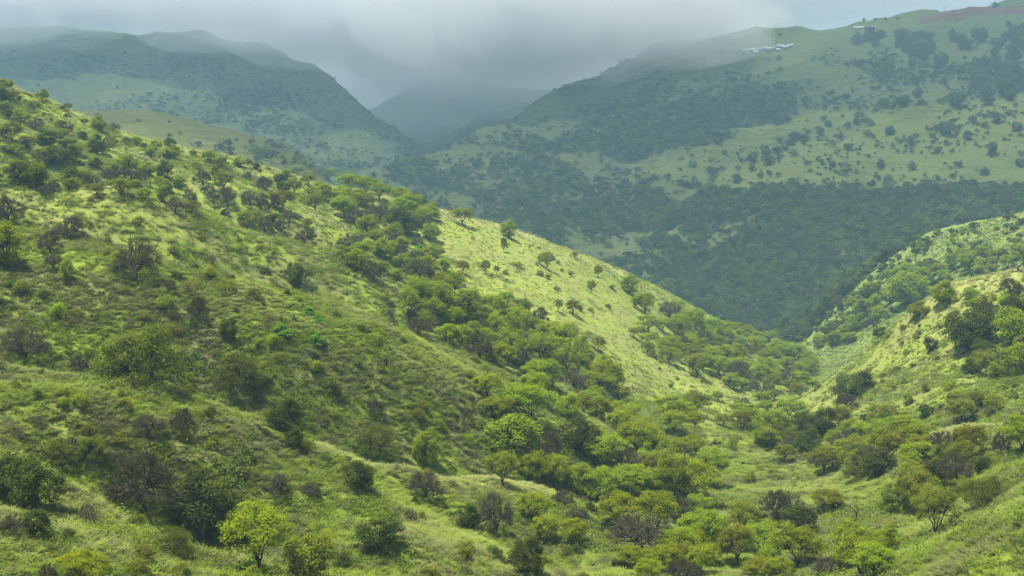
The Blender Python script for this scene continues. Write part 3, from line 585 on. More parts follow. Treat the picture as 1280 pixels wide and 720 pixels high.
# ------------------------------------------------------------------ trees one can point at: (pixel of the foot, width and height in pixels, own label)
T = {
'dr': [(170,353,66,56,'lone grey-brown dry tree with straight trunk on the third spur'),(180,641,94,82,'big dark dry tree with crooked black limbs beside dark green tree'),
  (89,304,42,35,'black-crowned dry tree at the top of the third spur'),(10,278,50,36),(64,317,30,30),(381,305,31,19),(237,255,20,20),(267,253,16,20),
  (32,448,55,42,'sparse leafless-looking dry tree on the open slope beyond big olive tree'),(248,403,28,34),(228,544,34,36),(185,545,46,28),(144,584,30,26),(351,618,32,28),(532,624,50,40,'vase-shaped dark dry tree alone on bright grass'),
  (619,671,54,60,'tall dark grey dry tree among yellow-green flat-topped trees'),(704,636,30,26),(722,656,34,23),(682,574,44,40,'dark dry tree in front of large green trees'),(781,589,46,30),
  (969,650,50,40,'grey spreading dry tree on the shelf beside the ravine'),(988,645,36,34),(1088,591,50,38),(1196,601,44,38,'dark brown dry tree above the round vase-shaped tree'),(1179,561,36,24),(1251,569,22,34,'slim dry tree with tall bare stem on the ravine bank'),
  (652,440,34,26),(717,482,32,20),(522,419,38,23),(675,405,24,22),(440,318,42,29,'wide dark dry tree in the gully beside the second spur'),(500,322,22,17),(520,333,22,22),(523,308,17,12),(466,352,31,26,'dry grey tree at the foot of the second spur'),
  (352,290,21,17),(330,288,25,19),(362,277,20,15),(332,238,22,17),(335,263,29,24),(145,225,33,20),(175,228,23,17),(142,164,20,11),(57,245,22,15),(460,280,30,18),(482,270,30,17),(798,695,82,58),(1038,722,52,28),
  (1263,368,30,21),(950,492,34,20),(1012,560,34,24),(1053,388,30,19),(1205,430,34,30),(1233,400,40,28)],
'bd': [(252,672,88,88,'large dark green bushy tree beside the big dry tree'),(42,640,78,74,'dark grey-green tree on the lowest slope with two trunks'),(8,622,60,60),(373,357,35,29,'dark round tree alone on the bright slope'),(353,535,52,40),(368,562,24,28),
  (47,668,40,34),(586,661,32,32),(660,719,58,50,'dark olive tree with dense foot below the flat-topped pair'),(475,685,64,44,'dense dark bushy tree on the lowest slope facing bright grass'),(445,614,50,40),(502,295,44,40),(25,230,42,30),(48,235,38,26),(208,228,25,27),
  (1100,425,17,18),(1162,441,19,22),(1216,438,72,56,'large dark tree clump on the upper ravine bank'),(1011,550,46,38),(1030,547,32,42),(724,564,52,46),(1001,665,50,34),(62,182,30,20),(85,190,28,18),(70,205,40,24),(120,192,30,18),(287,427,24,32,'dark vine-hung stump tree beyond the round dense bush'),
  (1186,622,30,24),(1060,505,46,40),(1078,492,34,30)],
'bg': [(7,331,54,52,'bright green round tree by the black-crowned dry tree'),(84,351,22,30),(202,252,18,22),(390,724,74,64,'dark leafy tree touching the bright flat-topped tree'),(534,582,40,46),(640,574,80,58,'large leafy green tree at the top of lower spur thicket'),(710,524,38,32),(749,524,36,30),
  (550,395,36,40),(580,402,52,42,'largest green tree of the gully thicket'),(617,427,40,38),(640,420,34,30),(560,430,38,26),(625,460,50,32),(675,440,34,36),(538,300,26,22),(478,322,32,24),(217,199,19,19),(787,367,26,25,'leafy tree standing alone at the lower end of the meadow'),(1266,431,60,46,'pale grey-green leafy tree on the upper ravine bank'),
  (1273,472,52,44),(316,648,42,24),(1150,395,32,18),(1179,380,36,30),(1213,378,25,19),(1132,380,62,42),(1105,702,44,46),(590,395,36,34),(605,410,38,30),(1095,390,24,25),(636,297,23,22),(555,339,23,17),(515,268,36,29),(430,262,40,27),(1146,584,52,34)],
'ub': [(324,714,104,74,'bright yellow-green flat-topped tree with dark stems beside dark leafy tree'),(104,734,88,42,'yellow-green crown rising from the bottom of the lowest slope'),(664,608,50,40),(694,611,52,42),(721,621,52,40),(774,661,64,44),(667,651,52,34),(684,676,46,32),(717,681,44,32),(778,540,40,26),(700,445,50,36,'brightest yellow-green tree at the end of the gully thicket'),(831,715,52,32),(951,722,62,24),(860,635,82,60,'large bright flat-topped tree on the lower spur edge'),(712,432,30,26),(845,700,60,40),(1150,568,40,24)],
'ug': [(309,287,36,23),(627,608,48,42),(747,634,68,46),(788,624,72,42),(818,631,58,42),(660,530,78,46),(795,571,72,42),(754,584,62,38),(818,588,48,42),(845,634,62,68),(877,692,72,54),(887,604,58,44),(678,482,52,32),(740,492,60,26),(632,390,32,24),(412,227,24,15),(435,232,30,17),(458,243,37,21),(475,250,32,20),(500,255,34,20),(540,268,19,15),(577,280,38,19),(630,315,9,18),(697,390,15,16),(372,219,26,12),(388,223,20,9),(495,278,32,20),(805,392,36,24),(810,415,38,20),(828,414,26,16),(150,245,35,21),(180,252,22,16),(195,190,21,14),(1142,559,42,26),(994,712,78,52),(1065,712,72,58),(951,695,62,42),(836,530,50,34),(870,520,46,30),(965,545,52,30),(930,535,50,30),(985,525,44,26),(1040,585,40,26),(1100,556,46,30)],
'uo': [(929,673,58,44),(1168,673,64,64,'dark olive flat-topped tree with leaning bare trunk on the lowest bank shoulder'),(1033,635,52,22),(683,336,25,19,'small dry-looking flat-topped tree high on the meadow'),(748,347,18,14),(717,393,23,17),(747,439,23,17),(570,358,26,14),(607,343,15,17),(578,342,23,15),(739,366,14,15),(355,262,39,23),(395,265,31,21),(367,242,25,17),(385,288,17,15),(269,230,15,21),(1221,463,26,23),(621,344,10,12),(1150,640,66,52),(1216,574,58,42)],
'ol': [(181,482,118,88,'big spreading olive tree with dark fan of branches'),(297,487,66,52,'round dense bush-like tree beside the big spreading olive tree'),(470,572,56,48,'round olive fine-leaved tree alone under the fourth spur'),(1230,635,70,50,'round vase-shaped olive tree on the ravine bank'),(74,579,46,33),(114,571,42,29),(215,697,54,46),(1270,542,32,25),(1075,600,44,28),(1120,640,50,44),(980,560,50,32)],
'de': [(826,532,22,22,'black dead snag at the edge of the lower spur thicket'),(752,665,16,24,'thin bare snag beside the bright flat-topped tree'),(791,490,8,16,'small bare snag on the pale meadow'),(1070,653,20,34,'bare crooked dead tree beside the sandy ravine bed'),(1124,604,28,26,'black forked dead tree above the ravine bed'),(1272,339,27,15,'dead tree on the crest of the ravine bank'),(189,262,8,12,'tiny bare snag on the second spur'),(741,447,8,14,'small dead stem beside the meadow shrubs'),(766,472,13,17,'sparse dead tree at the foot of the meadow')],
'vi': [(353,418,30,14),(386,393,15,10),(397,430,24,16),(353,405,8,13),(368,403,7,12),(398,405,10,14),(1110,690,30,36,'vine-smothered bush among the woods at the ravine mouth'),(523,320,14,16,'vine-smothered bush among dark trees by the second spur')],
'sb': [(114,660,44,46,'large brown twiggy bush on the lowest slope'),(20,549,42,31),(134,537,38,18),(1236,584,28,21),(590,442,36,15),(1010,300,1,1)],
'sh': [(735,419,10,8),(760,455,12,10),(765,361,13,7),(696,362,10,6),(757,326,11,7),(645,333,24,9),(966,592,17,10),(916,564,16,22),(938,604,18,22),(79,495,22,16),(1267,675,16,11)],
}
T['sb'].pop()
for code, lst in T.items():
    for tpl in lst: at_pixel(code, *tpl)

# ------------------------------------------------------------------ thickets: many alike, scattered inside the outline they fill on the photo
def in_poly(poly, jit=0.0):
    us = [p[0] for p in poly]; vs_ = [p[1] for p in poly]
    while True:
        u = rng.uniform(min(us), max(us)); v = rng.uniform(min(vs_), max(vs_))
        if inside(poly, u, v): return u + rng.normal() * jit, v + rng.normal() * jit * 0.6
def free(x, y, wm, k=0.38):
    for tx, ty, tw in TAKEN:
        if abs(tx - x) < 12 and (tx - x) ** 2 + (ty - y) ** 2 < (k * (wm + tw)) ** 2: return False
    return True
HOLES = [   # grass and air that stay open to view between the thickets
 [(-60,20),(-60,72),(0,90),(130,143),(220,170),(220,80)],
 [(872,545),(905,548),(960,578),(1010,598),(1055,618),(1060,640),(1030,640),(985,615),(950,625),(905,610),(900,575)], [(1030,655),(1060,640),(1090,610),(1110,600),(1105,630),(1075,660),(1045,680),(1020,680)],
 [(1150,540),(1200,528),(1255,525),(1250,545),(1180,552)], [(1120,690),(1165,680),(1205,648),(1280,632),(1280,720),(1130,720)], [(1055,455),(1105,420),(1150,395),(1180,400),(1190,440),(1150,480),(1090,475)],
 [(560,290),(700,310),(800,360),(840,400),(780,420),(850,480),(800,480),(740,430),(650,370),(570,345)], [(722,628),(750,645),(760,680),(790,715),(740,715),(725,690),(700,690)], [(540,590),(610,600),(650,620),(620,640),(560,625)], [(975,518),(1035,480),(1048,492),(1000,520)]]
def covers_open(x, y, z, wm, hm):
    u, v = unpix(x / y, z / y); w_ = wm * F / y; h_ = hm * F / y
    if h_ < 12: return False
    return any(inside(hl, uu, vv) for hl in HOLES for uu, vv in ((u, v), (u, v - .5 * h_), (u - .33 * w_, v - .7 * h_), (u + .33 * w_, v - .7 * h_), (u, v - .9 * h_)))
def thicket(poly, n, mix, lo, hi, asp=0.72, k=0.30, tries=25):
    codes = list(mix); p = np.array([mix[c] for c in codes], float); p /= p.sum()
    for _ in range(n):
        for t_ in range(tries):
            h = hit(*in_poly(poly))
            if h is None: continue
            wm = rng.uniform(lo, hi)
            if covers_open(*h, wm, wm * asp): continue
            if free(h[0], h[1], wm, k) and crest(h[0], h[1])[0] < rng.uniform(0.2, 0.8):
                plant(codes[rng.choice(len(codes), p=p)], *h, wm, wm * asp * rng.uniform(0.85, 1.2)); break
PL = {ph: poly for poly, ph in PLACES}
thicket(PL['in the thicket on the crest'], 34, {'ug': 5, 'bg': 4, 'dr': 2, 'bd': 1}, 5, 9)
thicket(PL['on the wooded slope above the second spur'], 112, {'bd': 4, 'dr': 4, 'ug': 3, 'bg': 2, 'uo': 2}, 2.6, 6.2)
thicket(PL['in the gully beside the second spur'], 16, {'bg': 3, 'ug': 2, 'dr': 3}, 4, 7)
thicket([(505,365),(590,362),(690,410),(745,450),(765,492),(690,478),(590,448),(510,412)], 48, {'bg': 4, 'ug': 4, 'ub': 3, 'dr': 1}, 5, 9, 0.8)
thicket([(610,495),(760,482),(860,520),(900,560),(900,640),(850,690),(780,650),(740,600),(640,580),(600,560)], 32, {'ug': 5, 'ub': 5, 'uo': 2, 'dr': 1, 'bg': 2}, 4.2, 7)
thicket([(835,380),(900,407),(1010,445),(1025,475),(960,492),(900,490),(850,465),(805,430)], 95, {'bg': 4, 'ug': 6, 'uo': 1, 'dr': 1}, 5, 9, 0.68)
thicket([(895,495),(1030,478),(1060,505),(1130,525),(1145,590),(1090,600),(1000,585),(940,560),(900,540)], 50, {'ug': 5, 'bg': 3, 'uo': 3, 'dr': 2, 'bd': 2, 'ub': 1}, 3.8, 7)
thicket([(790,700),(900,655),(960,680),(1060,668),(1110,650),(1125,735),(790,740)], 20, {'ug': 4, 'ub': 2, 'uo': 3, 'bd': 1, 'dr': 1}, 3.2, 5.4)
thicket([(1060,505),(1190,500),(1280,520),(1290,585),(1180,600),(1120,615),(1095,560)], 20, {'uo': 3, 'ug': 4, 'bd': 2, 'dr': 2}, 3, 6)
thicket([(1190,405),(1285,365),(1290,480),(1215,475)], 24, {'bd': 4, 'bg': 3, 'dr': 3, 'uo': 2}, 3.5, 6.5)
thicket([(1065,385),(1110,345),(1230,312),(1290,300),(1290,338),(1190,350),(1120,385),(1090,420),(1030,440),(1005,450)], 75, {'bg': 4, 'ug': 3, 'bd': 3, 'dr': 1}, 5, 9)
thicket([(1010,440),(1000,410),(1070,350),(1150,295),(1290,265),(1290,300),(1150,340),(1060,400)], 26, {'bg': 2, 'ug': 2, 'sh': 4}, 2.5, 5)
thicket([(1065,490),(1110,400),(1180,360),(1290,340),(1290,400),(1190,430),(1190,495)], 26, {'sh': 3, 'so': 3, 'sb': 1, 'bd': 1}, 1.6, 3.4)
thicket(PL['on the pale sunlit meadow'], 34, {'so': 4, 'sh': 3, 'uo': 1, 'sb': 2}, 1.3, 3.2)
thicket([(780,400),(850,440),(880,480),(800,440)], 12, {'ug': 3, 'so': 2}, 3, 6)
thicket([(870,550),(960,580),(1050,610),(1050,650),(930,640)], 9, {'so': 3, 'sh': 2, 'sb': 2}, 1, 2)
SLOPE = {'so': 4, 'sb': 4, 'sd': 2, 'sh': 3, 'sg': 2, 'dr': 1}
thicket(PL['on the slope between second and third spurs'], 46, SLOPE, 1.8, 4)
thicket(PL['on the broad slope around the big olive tree'], 90, SLOPE, 1.5, 3.6, k=0.3)
thicket(PL['on the slope under the fourth spur'], 50, SLOPE, 1.3, 3.0, k=0.3)
thicket(PL['on the lowest slope'], 40, SLOPE, 1.2, 2.8, k=0.3)
thicket(PL['on the lowest shoulder of the ravine bank'], 16, SLOPE, 1.0, 2.4, k=0.3)
# single trees on the grassy spurs of the mountain across the valley, and its dark groves
for u, v, wp in [(1182,165,40),(1112,165,26),(1138,178,28),(1210,172,24),(1240,190,36),(1245,150,30),(960,203,28),(1060,185,22),(975,150,20),(1035,155,18),(1025,165,22),(1070,152,18),(1195,130,44),(1235,128,36),(1262,122,30),
  (1140,210,24),(1170,188,18),(1200,205,16),(1100,205,22),(1040,205,18),(920,225,26),(1090,230,20),(1160,230,24),(1230,215,22),(1275,205,24),(1180,100,20),(973,73,16),(1128,130,34),(1105,132,30),(1148,120,30),(1036,29,14),(975,42,10),(880,178,18),(905,190,14),(1005,178,16),(1050,170,18),(1270,160,26),(1215,150,20),
  (1243,8,20),(1064,27,9),(1080,24,10),(1094,23,9),(1107,22,9),(1122,21,7),(930,65,9)]:
    at_pixel('bw', u, v + 3, wp * 0.55, wp * 0.44)
for cu, cv, ru, rv, n, lo, hi, lb in [(1085,44,20,8,12,11,15,'under the long white building'),(1145,52,26,12,18,12,17,'below the thin end of the red bank'),(1205,48,26,10,16,11,16,'below the high end of the red bank'),
    (1160,70,22,8,12,10,14,'on the grassy shelf under the red bank groves'),(1250,95,34,20,34,11,17,'on the shoulder of the facing mountain'),(1262,60,22,16,16,10,14,'between red bank and mountain shoulder'),(1270,35,14,12,10,9,13,'on the mountain top beside the red bank')]:
    for _ in range(n):
        h = hit(cu + ru * rng.uniform(-1, 1), cv + rv * rng.uniform(-1, 1) + 6)
        if h and h[1] > 700: wm = rng.uniform(lo, hi); plant('bw', *h, wm, wm * 0.8, 'dark bluish tree of the grove ' + lb)['group'] = 'grove ' + lb
# look-alikes of one place are told apart by what touches them
for root, x, y, wm, nm, lb in SHARED:
    if lb is None: continue
    best = None
    for r2, x2, y2, w2, n2, l2 in SHARED:
        if n2 != nm and abs(x2 - x) < 14:
            d = math.hypot(x2 - x, y2 - y) / (0.5 * (wm + w2))
            if d < 1.25 and (best is None or d < best[0]): best = (d, n2)
    if best and len(lb.split()) + 1 + len(SHORT[best[1]].split()) <= 16: root['label'] = lb + ' beside ' + SHORT[best[1]]
print('plants', COUNT)

# ------------------------------------------------------------------ what nobody could count: grass, low scrub, the far woods
def scatter_group(name, nvar):
    g = bpy.data.node_groups.new(name, 'GeometryNodeTree'); g.interface.new_socket('Geometry', in_out='INPUT', socket_type='NodeSocketGeometry'); g.interface.new_socket('Geometry', in_out='OUTPUT', socket_type='NodeSocketGeometry')
    N = lambda k: g.nodes.new(k); L = g.links.new; gi_ = N('NodeGroupInput'); go = N('NodeGroupOutput')
    def attr(n_, t_): a = N('GeometryNodeInputNamedAttribute'); a.data_type = t_; a.inputs['Name'].default_value = n_; return a.outputs['Attribute']
    def sep(val):
        c = N('FunctionNodeCompare'); c.data_type = 'INT'; c.operation = 'EQUAL'; L(attr('part', 'INT'), c.inputs[2]); c.inputs[3].default_value = val
        s = N('GeometryNodeSeparateGeometry'); L(gi_.outputs[0], s.inputs['Geometry']); L(c.outputs[0], s.inputs['Selection']); return s.outputs['Selection']
    iop = N('GeometryNodeInstanceOnPoints'); L(sep(0), iop.inputs['Points'])
    jn = N('GeometryNodeJoinGeometry')
    for k in range(nvar): gt = N('GeometryNodeGeometryToInstance'); L(sep(k + 1), gt.inputs[0]); L(gt.outputs[0], jn.inputs[0])
    L(jn.outputs[0], iop.inputs['Instance']); iop.inputs['Pick Instance'].default_value = True
    L(attr('idx', 'INT'), iop.inputs['Instance Index']); L(attr('rot', 'FLOAT_VECTOR'), iop.inputs['Rotation']); L(attr('scl', 'FLOAT_VECTOR'), iop.inputs['Scale'])
    L(iop.outputs[0], go.inputs[0]); return g
def scatter(name, label, protos, mats, pts, scl, tilt=0.12, pale_lit=None):
    n = len(pts); mb = Mesh(); part = []; mi = []
    for k, lf in enumerate(protos):
        v = np.concatenate(lf.v)
        for f, t_ in zip(lf.f, lf.t): mb.f.append(f + mb.n); mb.t.append(t_); mi += [k % len(mats)] * len(f)
        mb.v.append(v); mb.n += len(v); part += [k + 1] * len(v)
    nv = mb.n; mb.v.append(np.asarray(pts, float)); me = mb.data(name, mats)
    me.polygons.foreach_set('material_index', np.array(mi, np.int32))
    def put(nm, tp, key, arr): a = me.attributes.new(nm, tp, 'POINT'); a.data.foreach_set(key, arr)
    put('part', 'INT', 'value', np.r_[np.array(part), np.zeros(n, int)].astype(np.int32))
    put('idx', 'INT', 'value', np.r_[np.zeros(nv, int), rng.integers(0, len(protos), n)].astype(np.int32))
    rot = np.zeros((nv + n, 3)); rot[nv:, 2] = rng.uniform(0, 6.283, n); rot[nv:, :2] = rng.normal(size=(n, 2)) * tilt
    put('rot', 'FLOAT_VECTOR', 'vector', rot.ravel().astype(np.float32))
    s3 = np.ones((nv + n, 3)); s3[nv:] = scl; put('scl', 'FLOAT_VECTOR', 'vector', s3.ravel().astype(np.float32))
    if pale_lit is not None: put('crest', 'FLOAT', 'value', np.r_[np.zeros(nv), pale_lit].astype(np.float32))
    o = bpy.data.objects.new(name, me); C.objects.link(o); o['kind'] = 'stuff'; o['label'] = label
    md = o.modifiers.new('scatter', 'NODES'); md.node_group = scatter_group(name, len(protos)); return o
def ground_many(x, y):
    a = x / y; i = np.clip((a + AMAX) / (2 * AMAX) * (NA - 1), 0, NA - 1.001); j = np.clip((np.log(y) - lv[0]) / (lv[-1] - lv[0]) * (ND - 1), 0, ND - 1.001)
    k = i.astype(int); m = j.astype(int); s = i - k; t = j - m
    return (Zt[m, k] * (1 - s) + Zt[m, k + 1] * s) * (1 - t) + (Zt[m + 1, k] * (1 - s) + Zt[m + 1, k + 1] * s) * t
def strew(n, d0, d1, amax=0.43):     # even over the ground between two distances
    d = np.sqrt(rng.uniform(d0 * d0, d1 * d1, n)); a = rng.uniform(-amax, amax, n); return a * d, d
def sizes(s, flat=1.0): return np.stack([s, s, s * flat], 1)
# grass
x1, y1 = strew(150000, 92, 260); x2, y2 = strew(110000, 260, 620)
x = np.r_[x1, x2]; y = np.r_[y1, y2]; graze = np.exp(-(((x - 25) / 70) ** 2 + ((y - 425) / 80) ** 2))
keep = (rng.uniform(size=len(x)) < (0.85 + 0.5 * fbm(x, y, 14, 2)) * (1 - 0.65 * graze)) & (region(x / y, y) <= 2); x = x[keep]; y = y[keep]
graze = np.exp(-(((x - 25) / 70) ** 2 + ((y - 425) / 80) ** 2)); s = rng.uniform(0.55, 1.25, len(x)) * np.where(y > 260, 1.35, 1.0) * (1 - 0.45 * graze)
M_BLADE = grass_blade_mat()
scatter('grass', 'tall green and straw coloured grass over the near slopes', [proto('tuft', 900 + k)[1] for k in range(5)], [M_BLADE], np.stack([x, y, ground_many(x, y)], 1), sizes(s), pale_lit=crest(x, y) * (y < 500))
# leafy herbs and low scrub between the shrubs
x, y = strew(70000, 92, 420); g_ = fbm(x + 40, y, 26, 3) + 0.35 * fbm(x, y, 7, 2); open_ = sstep(300, 360, y) * (x > -20)
meadow = np.exp(-(((x - 20) / 60) ** 2 + ((y - 420) / 75) ** 2))
keep = (g_ > 0.0 + 0.5 * meadow + 0.3 * open_ - 0.22 * (region(x / y, y) == 1) * (y < 200)) & (region(x / y, y) <= 1) & (crest(x, y) < rng.uniform(0.1, 0.6, len(x))); x = x[keep]; y = y[keep]
s = rng.uniform(0.5, 1.5, len(x)) * (0.8 + 0.5 * (fbm(x, y, 12, 2) > 0.1))
HERB_LIME = leaf_mat('herb_lime', (0.170, 0.260, 0.026), (0.120, 0.200, 0.024))
HERBS = [leaf_mat('herb_green', (0.115, 0.205, 0.030), (0.075, 0.145, 0.025)), LEAF['grey'], LEAF['olive'], HERB_LIME, HERB_LIME]
scatter('undergrowth', 'low leafy herbs and scrub between the shrubs', [proto('herb', 950 + k)[1] for k in range(5)], HERBS, np.stack([x, y, ground_many(x, y)], 1), sizes(s))
# small shrubs beyond the three hundred largest
x, y = strew(22000, 92, 520); g_ = fbm(x - 90, y + 33, 34, 3)
meadow = np.exp(-(((x - 20) / 55) ** 2 + ((y - 420) / 75) ** 2))
keep = (g_ > 0.10 + 0.75 * meadow + 0.16 * (y < 160) * (x < 20)) & (region(x / y, y) <= 1) & (crest(x, y) < rng.uniform(0.05, 0.5, len(x))); x = x[keep]; y = y[keep]
s = rng.uniform(0.2, 0.8, len(x)) * np.clip(0.75 + 0.8 * fbm(x, y, 21, 2), 0.5, 1.25)
scatter('scrub', 'small scattered shrubs filling the slopes', [PROTO[('shrub', 0)][1], PROTO[('twiggy', 1)][1], PROTO[('twiggy', 2)][1], PROTO[('shrub', 3)][1], PROTO[('twiggy', 0)][1]], [LEAF['dark'], LEAF['brown'], LEAF['grey'], LEAF['olive'], LEAF['dry']], np.stack([x, y, ground_many(x, y) - 0.05], 1), sizes(s))
print('scrub', len(x))
# far woods: close-set low on the flanks, thinning to single bushes on the grass
def woods(poly, n, thr, lam=90, dmin=640, soft=0.22, lo=0.6, hi=1.4, keep_open=0.06):
    out = []; tries = 0; jit = 13 if dmin > 600 else 5
    while len(out) < n and tries < n * 6:
        hs = [hit(*in_poly(poly, jit), dmin) for _ in range(n)]; tries += n
        c = np.array([h_ for h_ in hs if h_ is not None])
        if not len(c): continue
        m_ = fbm(c[:, 0], c[:, 1], lam, 3) - thr + rng.normal(size=len(c)) * soft
        ok_ = (m_ > 0) & (~meadow_at(c[:, 0], c[:, 1], c[:, 2]) | (rng.uniform(size=len(c)) < keep_open))
        out += [(*p_, min(1.0, 0.45 + 1.6 * k_) * rng.uniform(lo, hi)) for p_, k_ in zip(c[ok_], m_[ok_])]
    return out[:n]
W_ = []
W_ += woods([(470,212),(560,190),(650,165),(740,150),(800,180),(790,210),(760,270),(900,250),(1000,250),(1120,260),(1290,245),(1290,265),(1160,290),(1070,345),(1000,420),(940,420),(860,375),(700,300),(560,262),(480,240)], 4300, -0.36)
W_ += woods([(860,330),(1000,300),(1130,290),(1070,345),(1000,425),(940,420),(880,385)], 1300, -0.6)
W_ += woods([(740,150),(800,130),(900,120),(1000,110),(1060,130),(860,180),(790,207)], 1500, -0.5)
W_ += woods([(700,110),(780,85),(900,90),(1060,70),(1290,70),(1290,125),(1060,130),(900,130),(740,150),(640,150)], 1300, 0.05, soft=0.3, lo=.5, hi=1.1)
W_ += woods([(760,275),(800,215),(885,222),(1000,240),(1290,235),(1290,262),(1100,275),(900,300)], 1500, -0.6)
W_ += woods([(885,218),(960,190),(1040,168),(1100,146),(1095,155),(1030,178),(950,205)], 120, -0.3, soft=.4)
W_ += woods([(790,207),(890,172),(1060,135),(1150,140),(1290,125),(1290,240),(1000,250),(890,245)], 600, 0.1, soft=0.35, lo=.25, hi=.8, keep_open=0.45)
W_ += woods([(900,250),(1290,190),(1290,250),(1000,270)], 900, -0.1, soft=0.3, lo=.4, hi=1.1)
W_ += woods([(340,90),(430,110),(520,190),(470,215),(400,215),(330,180),(200,150),(160,100),(230,70)], 1500, 0.0, 130, 1150, soft=0.3, lo=.4, hi=1.2)
W_ += woods([(0,60),(160,70),(160,150),(0,120)], 200, 0.2, 130, 1150, soft=0.25)
W_ += woods([(325,182),(375,193),(402,212),(330,197)], 60, -0.5, lo=.4, hi=.9)
W_ += woods([(150,155),(330,180),(330,195),(200,180)], 25, 0.1, soft=0.3, lo=.4, hi=1.0)
W_ += woods([(1000,440),(1000,412),(1068,348),(1152,293),(1290,266),(1290,335),(1180,352),(1120,390),(1060,455)], 260, 0.0, 60, 440, soft=0.25, lo=.3, hi=.8)
wx = np.array(W_); sw = wx[:, 3]; wx = wx[:, :3]
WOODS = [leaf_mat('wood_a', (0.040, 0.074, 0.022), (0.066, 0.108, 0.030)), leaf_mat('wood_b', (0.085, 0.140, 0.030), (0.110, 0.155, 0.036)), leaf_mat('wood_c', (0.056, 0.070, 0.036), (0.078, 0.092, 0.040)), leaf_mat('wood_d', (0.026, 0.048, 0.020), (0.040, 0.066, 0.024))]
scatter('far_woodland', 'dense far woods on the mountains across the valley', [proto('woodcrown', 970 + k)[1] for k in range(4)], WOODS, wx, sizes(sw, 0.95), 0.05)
print('woods', len(wx))

# ------------------------------------------------------------------ hamlet on the shoulder of the far mountain
M_WALL = plain_mat('white_wall', (0.40, 0.39, 0.38), 0.9, 0.8, 0.15); M_TIN = plain_mat('tin_roof', (0.36, 0.38, 0.41), 0.5, 1.2, 0.2); M_TIN2 = plain_mat('slate_roof', (0.16, 0.19, 0.26), 0.6, 1.2, 0.2)
M_DARK = plain_mat('dark_opening', (0.03, 0.03, 0.035), 0.4); M_WOODP = plain_mat('weathered_post', (0.11, 0.09, 0.07), 0.9); M_EARTH = plain_mat('red_earth', (0.075, 0.030, 0.018), 0.95, 0.12, 0.35)
def boxm(mb, c, s):
    c = np.array(c, float); s = np.array(s, float) / 2
    v = np.array([(i, j, k) for i in (-1, 1) for j in (-1, 1) for k in (-1, 1)]) * s + c
    mb.add(v, [(0, 1, 3, 2), (4, 6, 7, 5), (0, 4, 5, 1), (2, 3, 7, 6), (0, 2, 6, 4), (1, 5, 7, 3)])
def child(nm, mb, mat, par): o = bpy.data.objects.new(nm, mb.data(nm, mat)); o.parent = par; C.objects.link(o); return o
def house(u, v, w_, d_, h_, rz, roof, label, group):
    h = hit(u, v); x, y, z = h; z -= 0.6
    e = bpy.data.objects.new('house', None); C.objects.link(e); e.location = (x, y, z); e.rotation_euler = (0, 0, rz); e['label'] = label; e['category'] = 'house'; e['group'] = group
    mb = Mesh(); boxm(mb, (0, 0, h_ / 2), (w_, d_, h_)); mb.add([(-w_ / 2, -d_ / 2, h_), (-w_ / 2, d_ / 2, h_), (-w_ / 2, 0, h_ + 1.5)], [(0, 1, 2)]); mb.add([(w_ / 2, -d_ / 2, h_), (w_ / 2, d_ / 2, h_), (w_ / 2, 0, h_ + 1.5)], [(0, 1, 2)]); child('wall', mb, M_WALL, e)
    mb = Mesh(); a, b = w_ / 2 + 0.5, d_ / 2 + 0.6; dz = 1.5 / (d_ / 2) * 0.6
    for s in (-1, 1):
        p = np.array([(-a, s * b, h_ - dz + .06), (a, s * b, h_ - dz + .06), (a, 0, h_ + 1.56), (-a, 0, h_ + 1.56)]); mb.add(np.r_[p, p + [0, 0, .14]], [(0, 1, 2, 3), (4, 5, 6, 7), (0, 1, 5, 4), (1, 2, 6, 5), (2, 3, 7, 6), (3, 0, 4, 7)])
    child('roof', mb, roof, e)
    mb = Mesh(); boxm(mb, (0, -d_ / 2 - 0.03, 1.3 + .3), (1.0, 0.1, 2.0)); child('door', mb, M_DARK, e)
    for s in (-1, 1): mb = Mesh(); boxm(mb, (s * w_ * 0.3, -d_ / 2 - 0.03, 1.9 + .3), (1.1, 0.1, 1.1)); child('window', mb, M_DARK, e)
GH = 'white houses of the hamlet by the mist'
for i, (u, v, w_, d_, h_, rz, rf) in enumerate([(932,65,6,4.5,2.8,.2,0),(941,64,8,5,2.8,-.1,0),(950,64,7,5,3,.15,1),(957,62,6,4.5,2.8,.3,0),(963,63,9,5,3,-.05,0),(969,61,7,5,3,.1,1),(975,60,8,5.5,3.2,.2,0),(982,61,8,5,3,-.15,0),(988,59,7,5,3,.1,0),(972,64,5,4,2.6,.4,0),(945,67,5,4,2.6,0,0)]):
    house(u, v, w_, d_, h_, rz, M_TIN2 if rf else M_TIN, 'small white house with slate-blue roof in the hillside hamlet' if rf else 'small white house with pale tin roof in the hillside hamlet', GH)
house(1073, 37, 13, 6, 3.2, .05, M_TIN, 'long white building at the edge of dark grove', 'white buildings by the grove'); house(1090, 36, 8, 5, 3, .1, M_TIN, 'short white building between dark grove trees', 'white buildings by the grove')
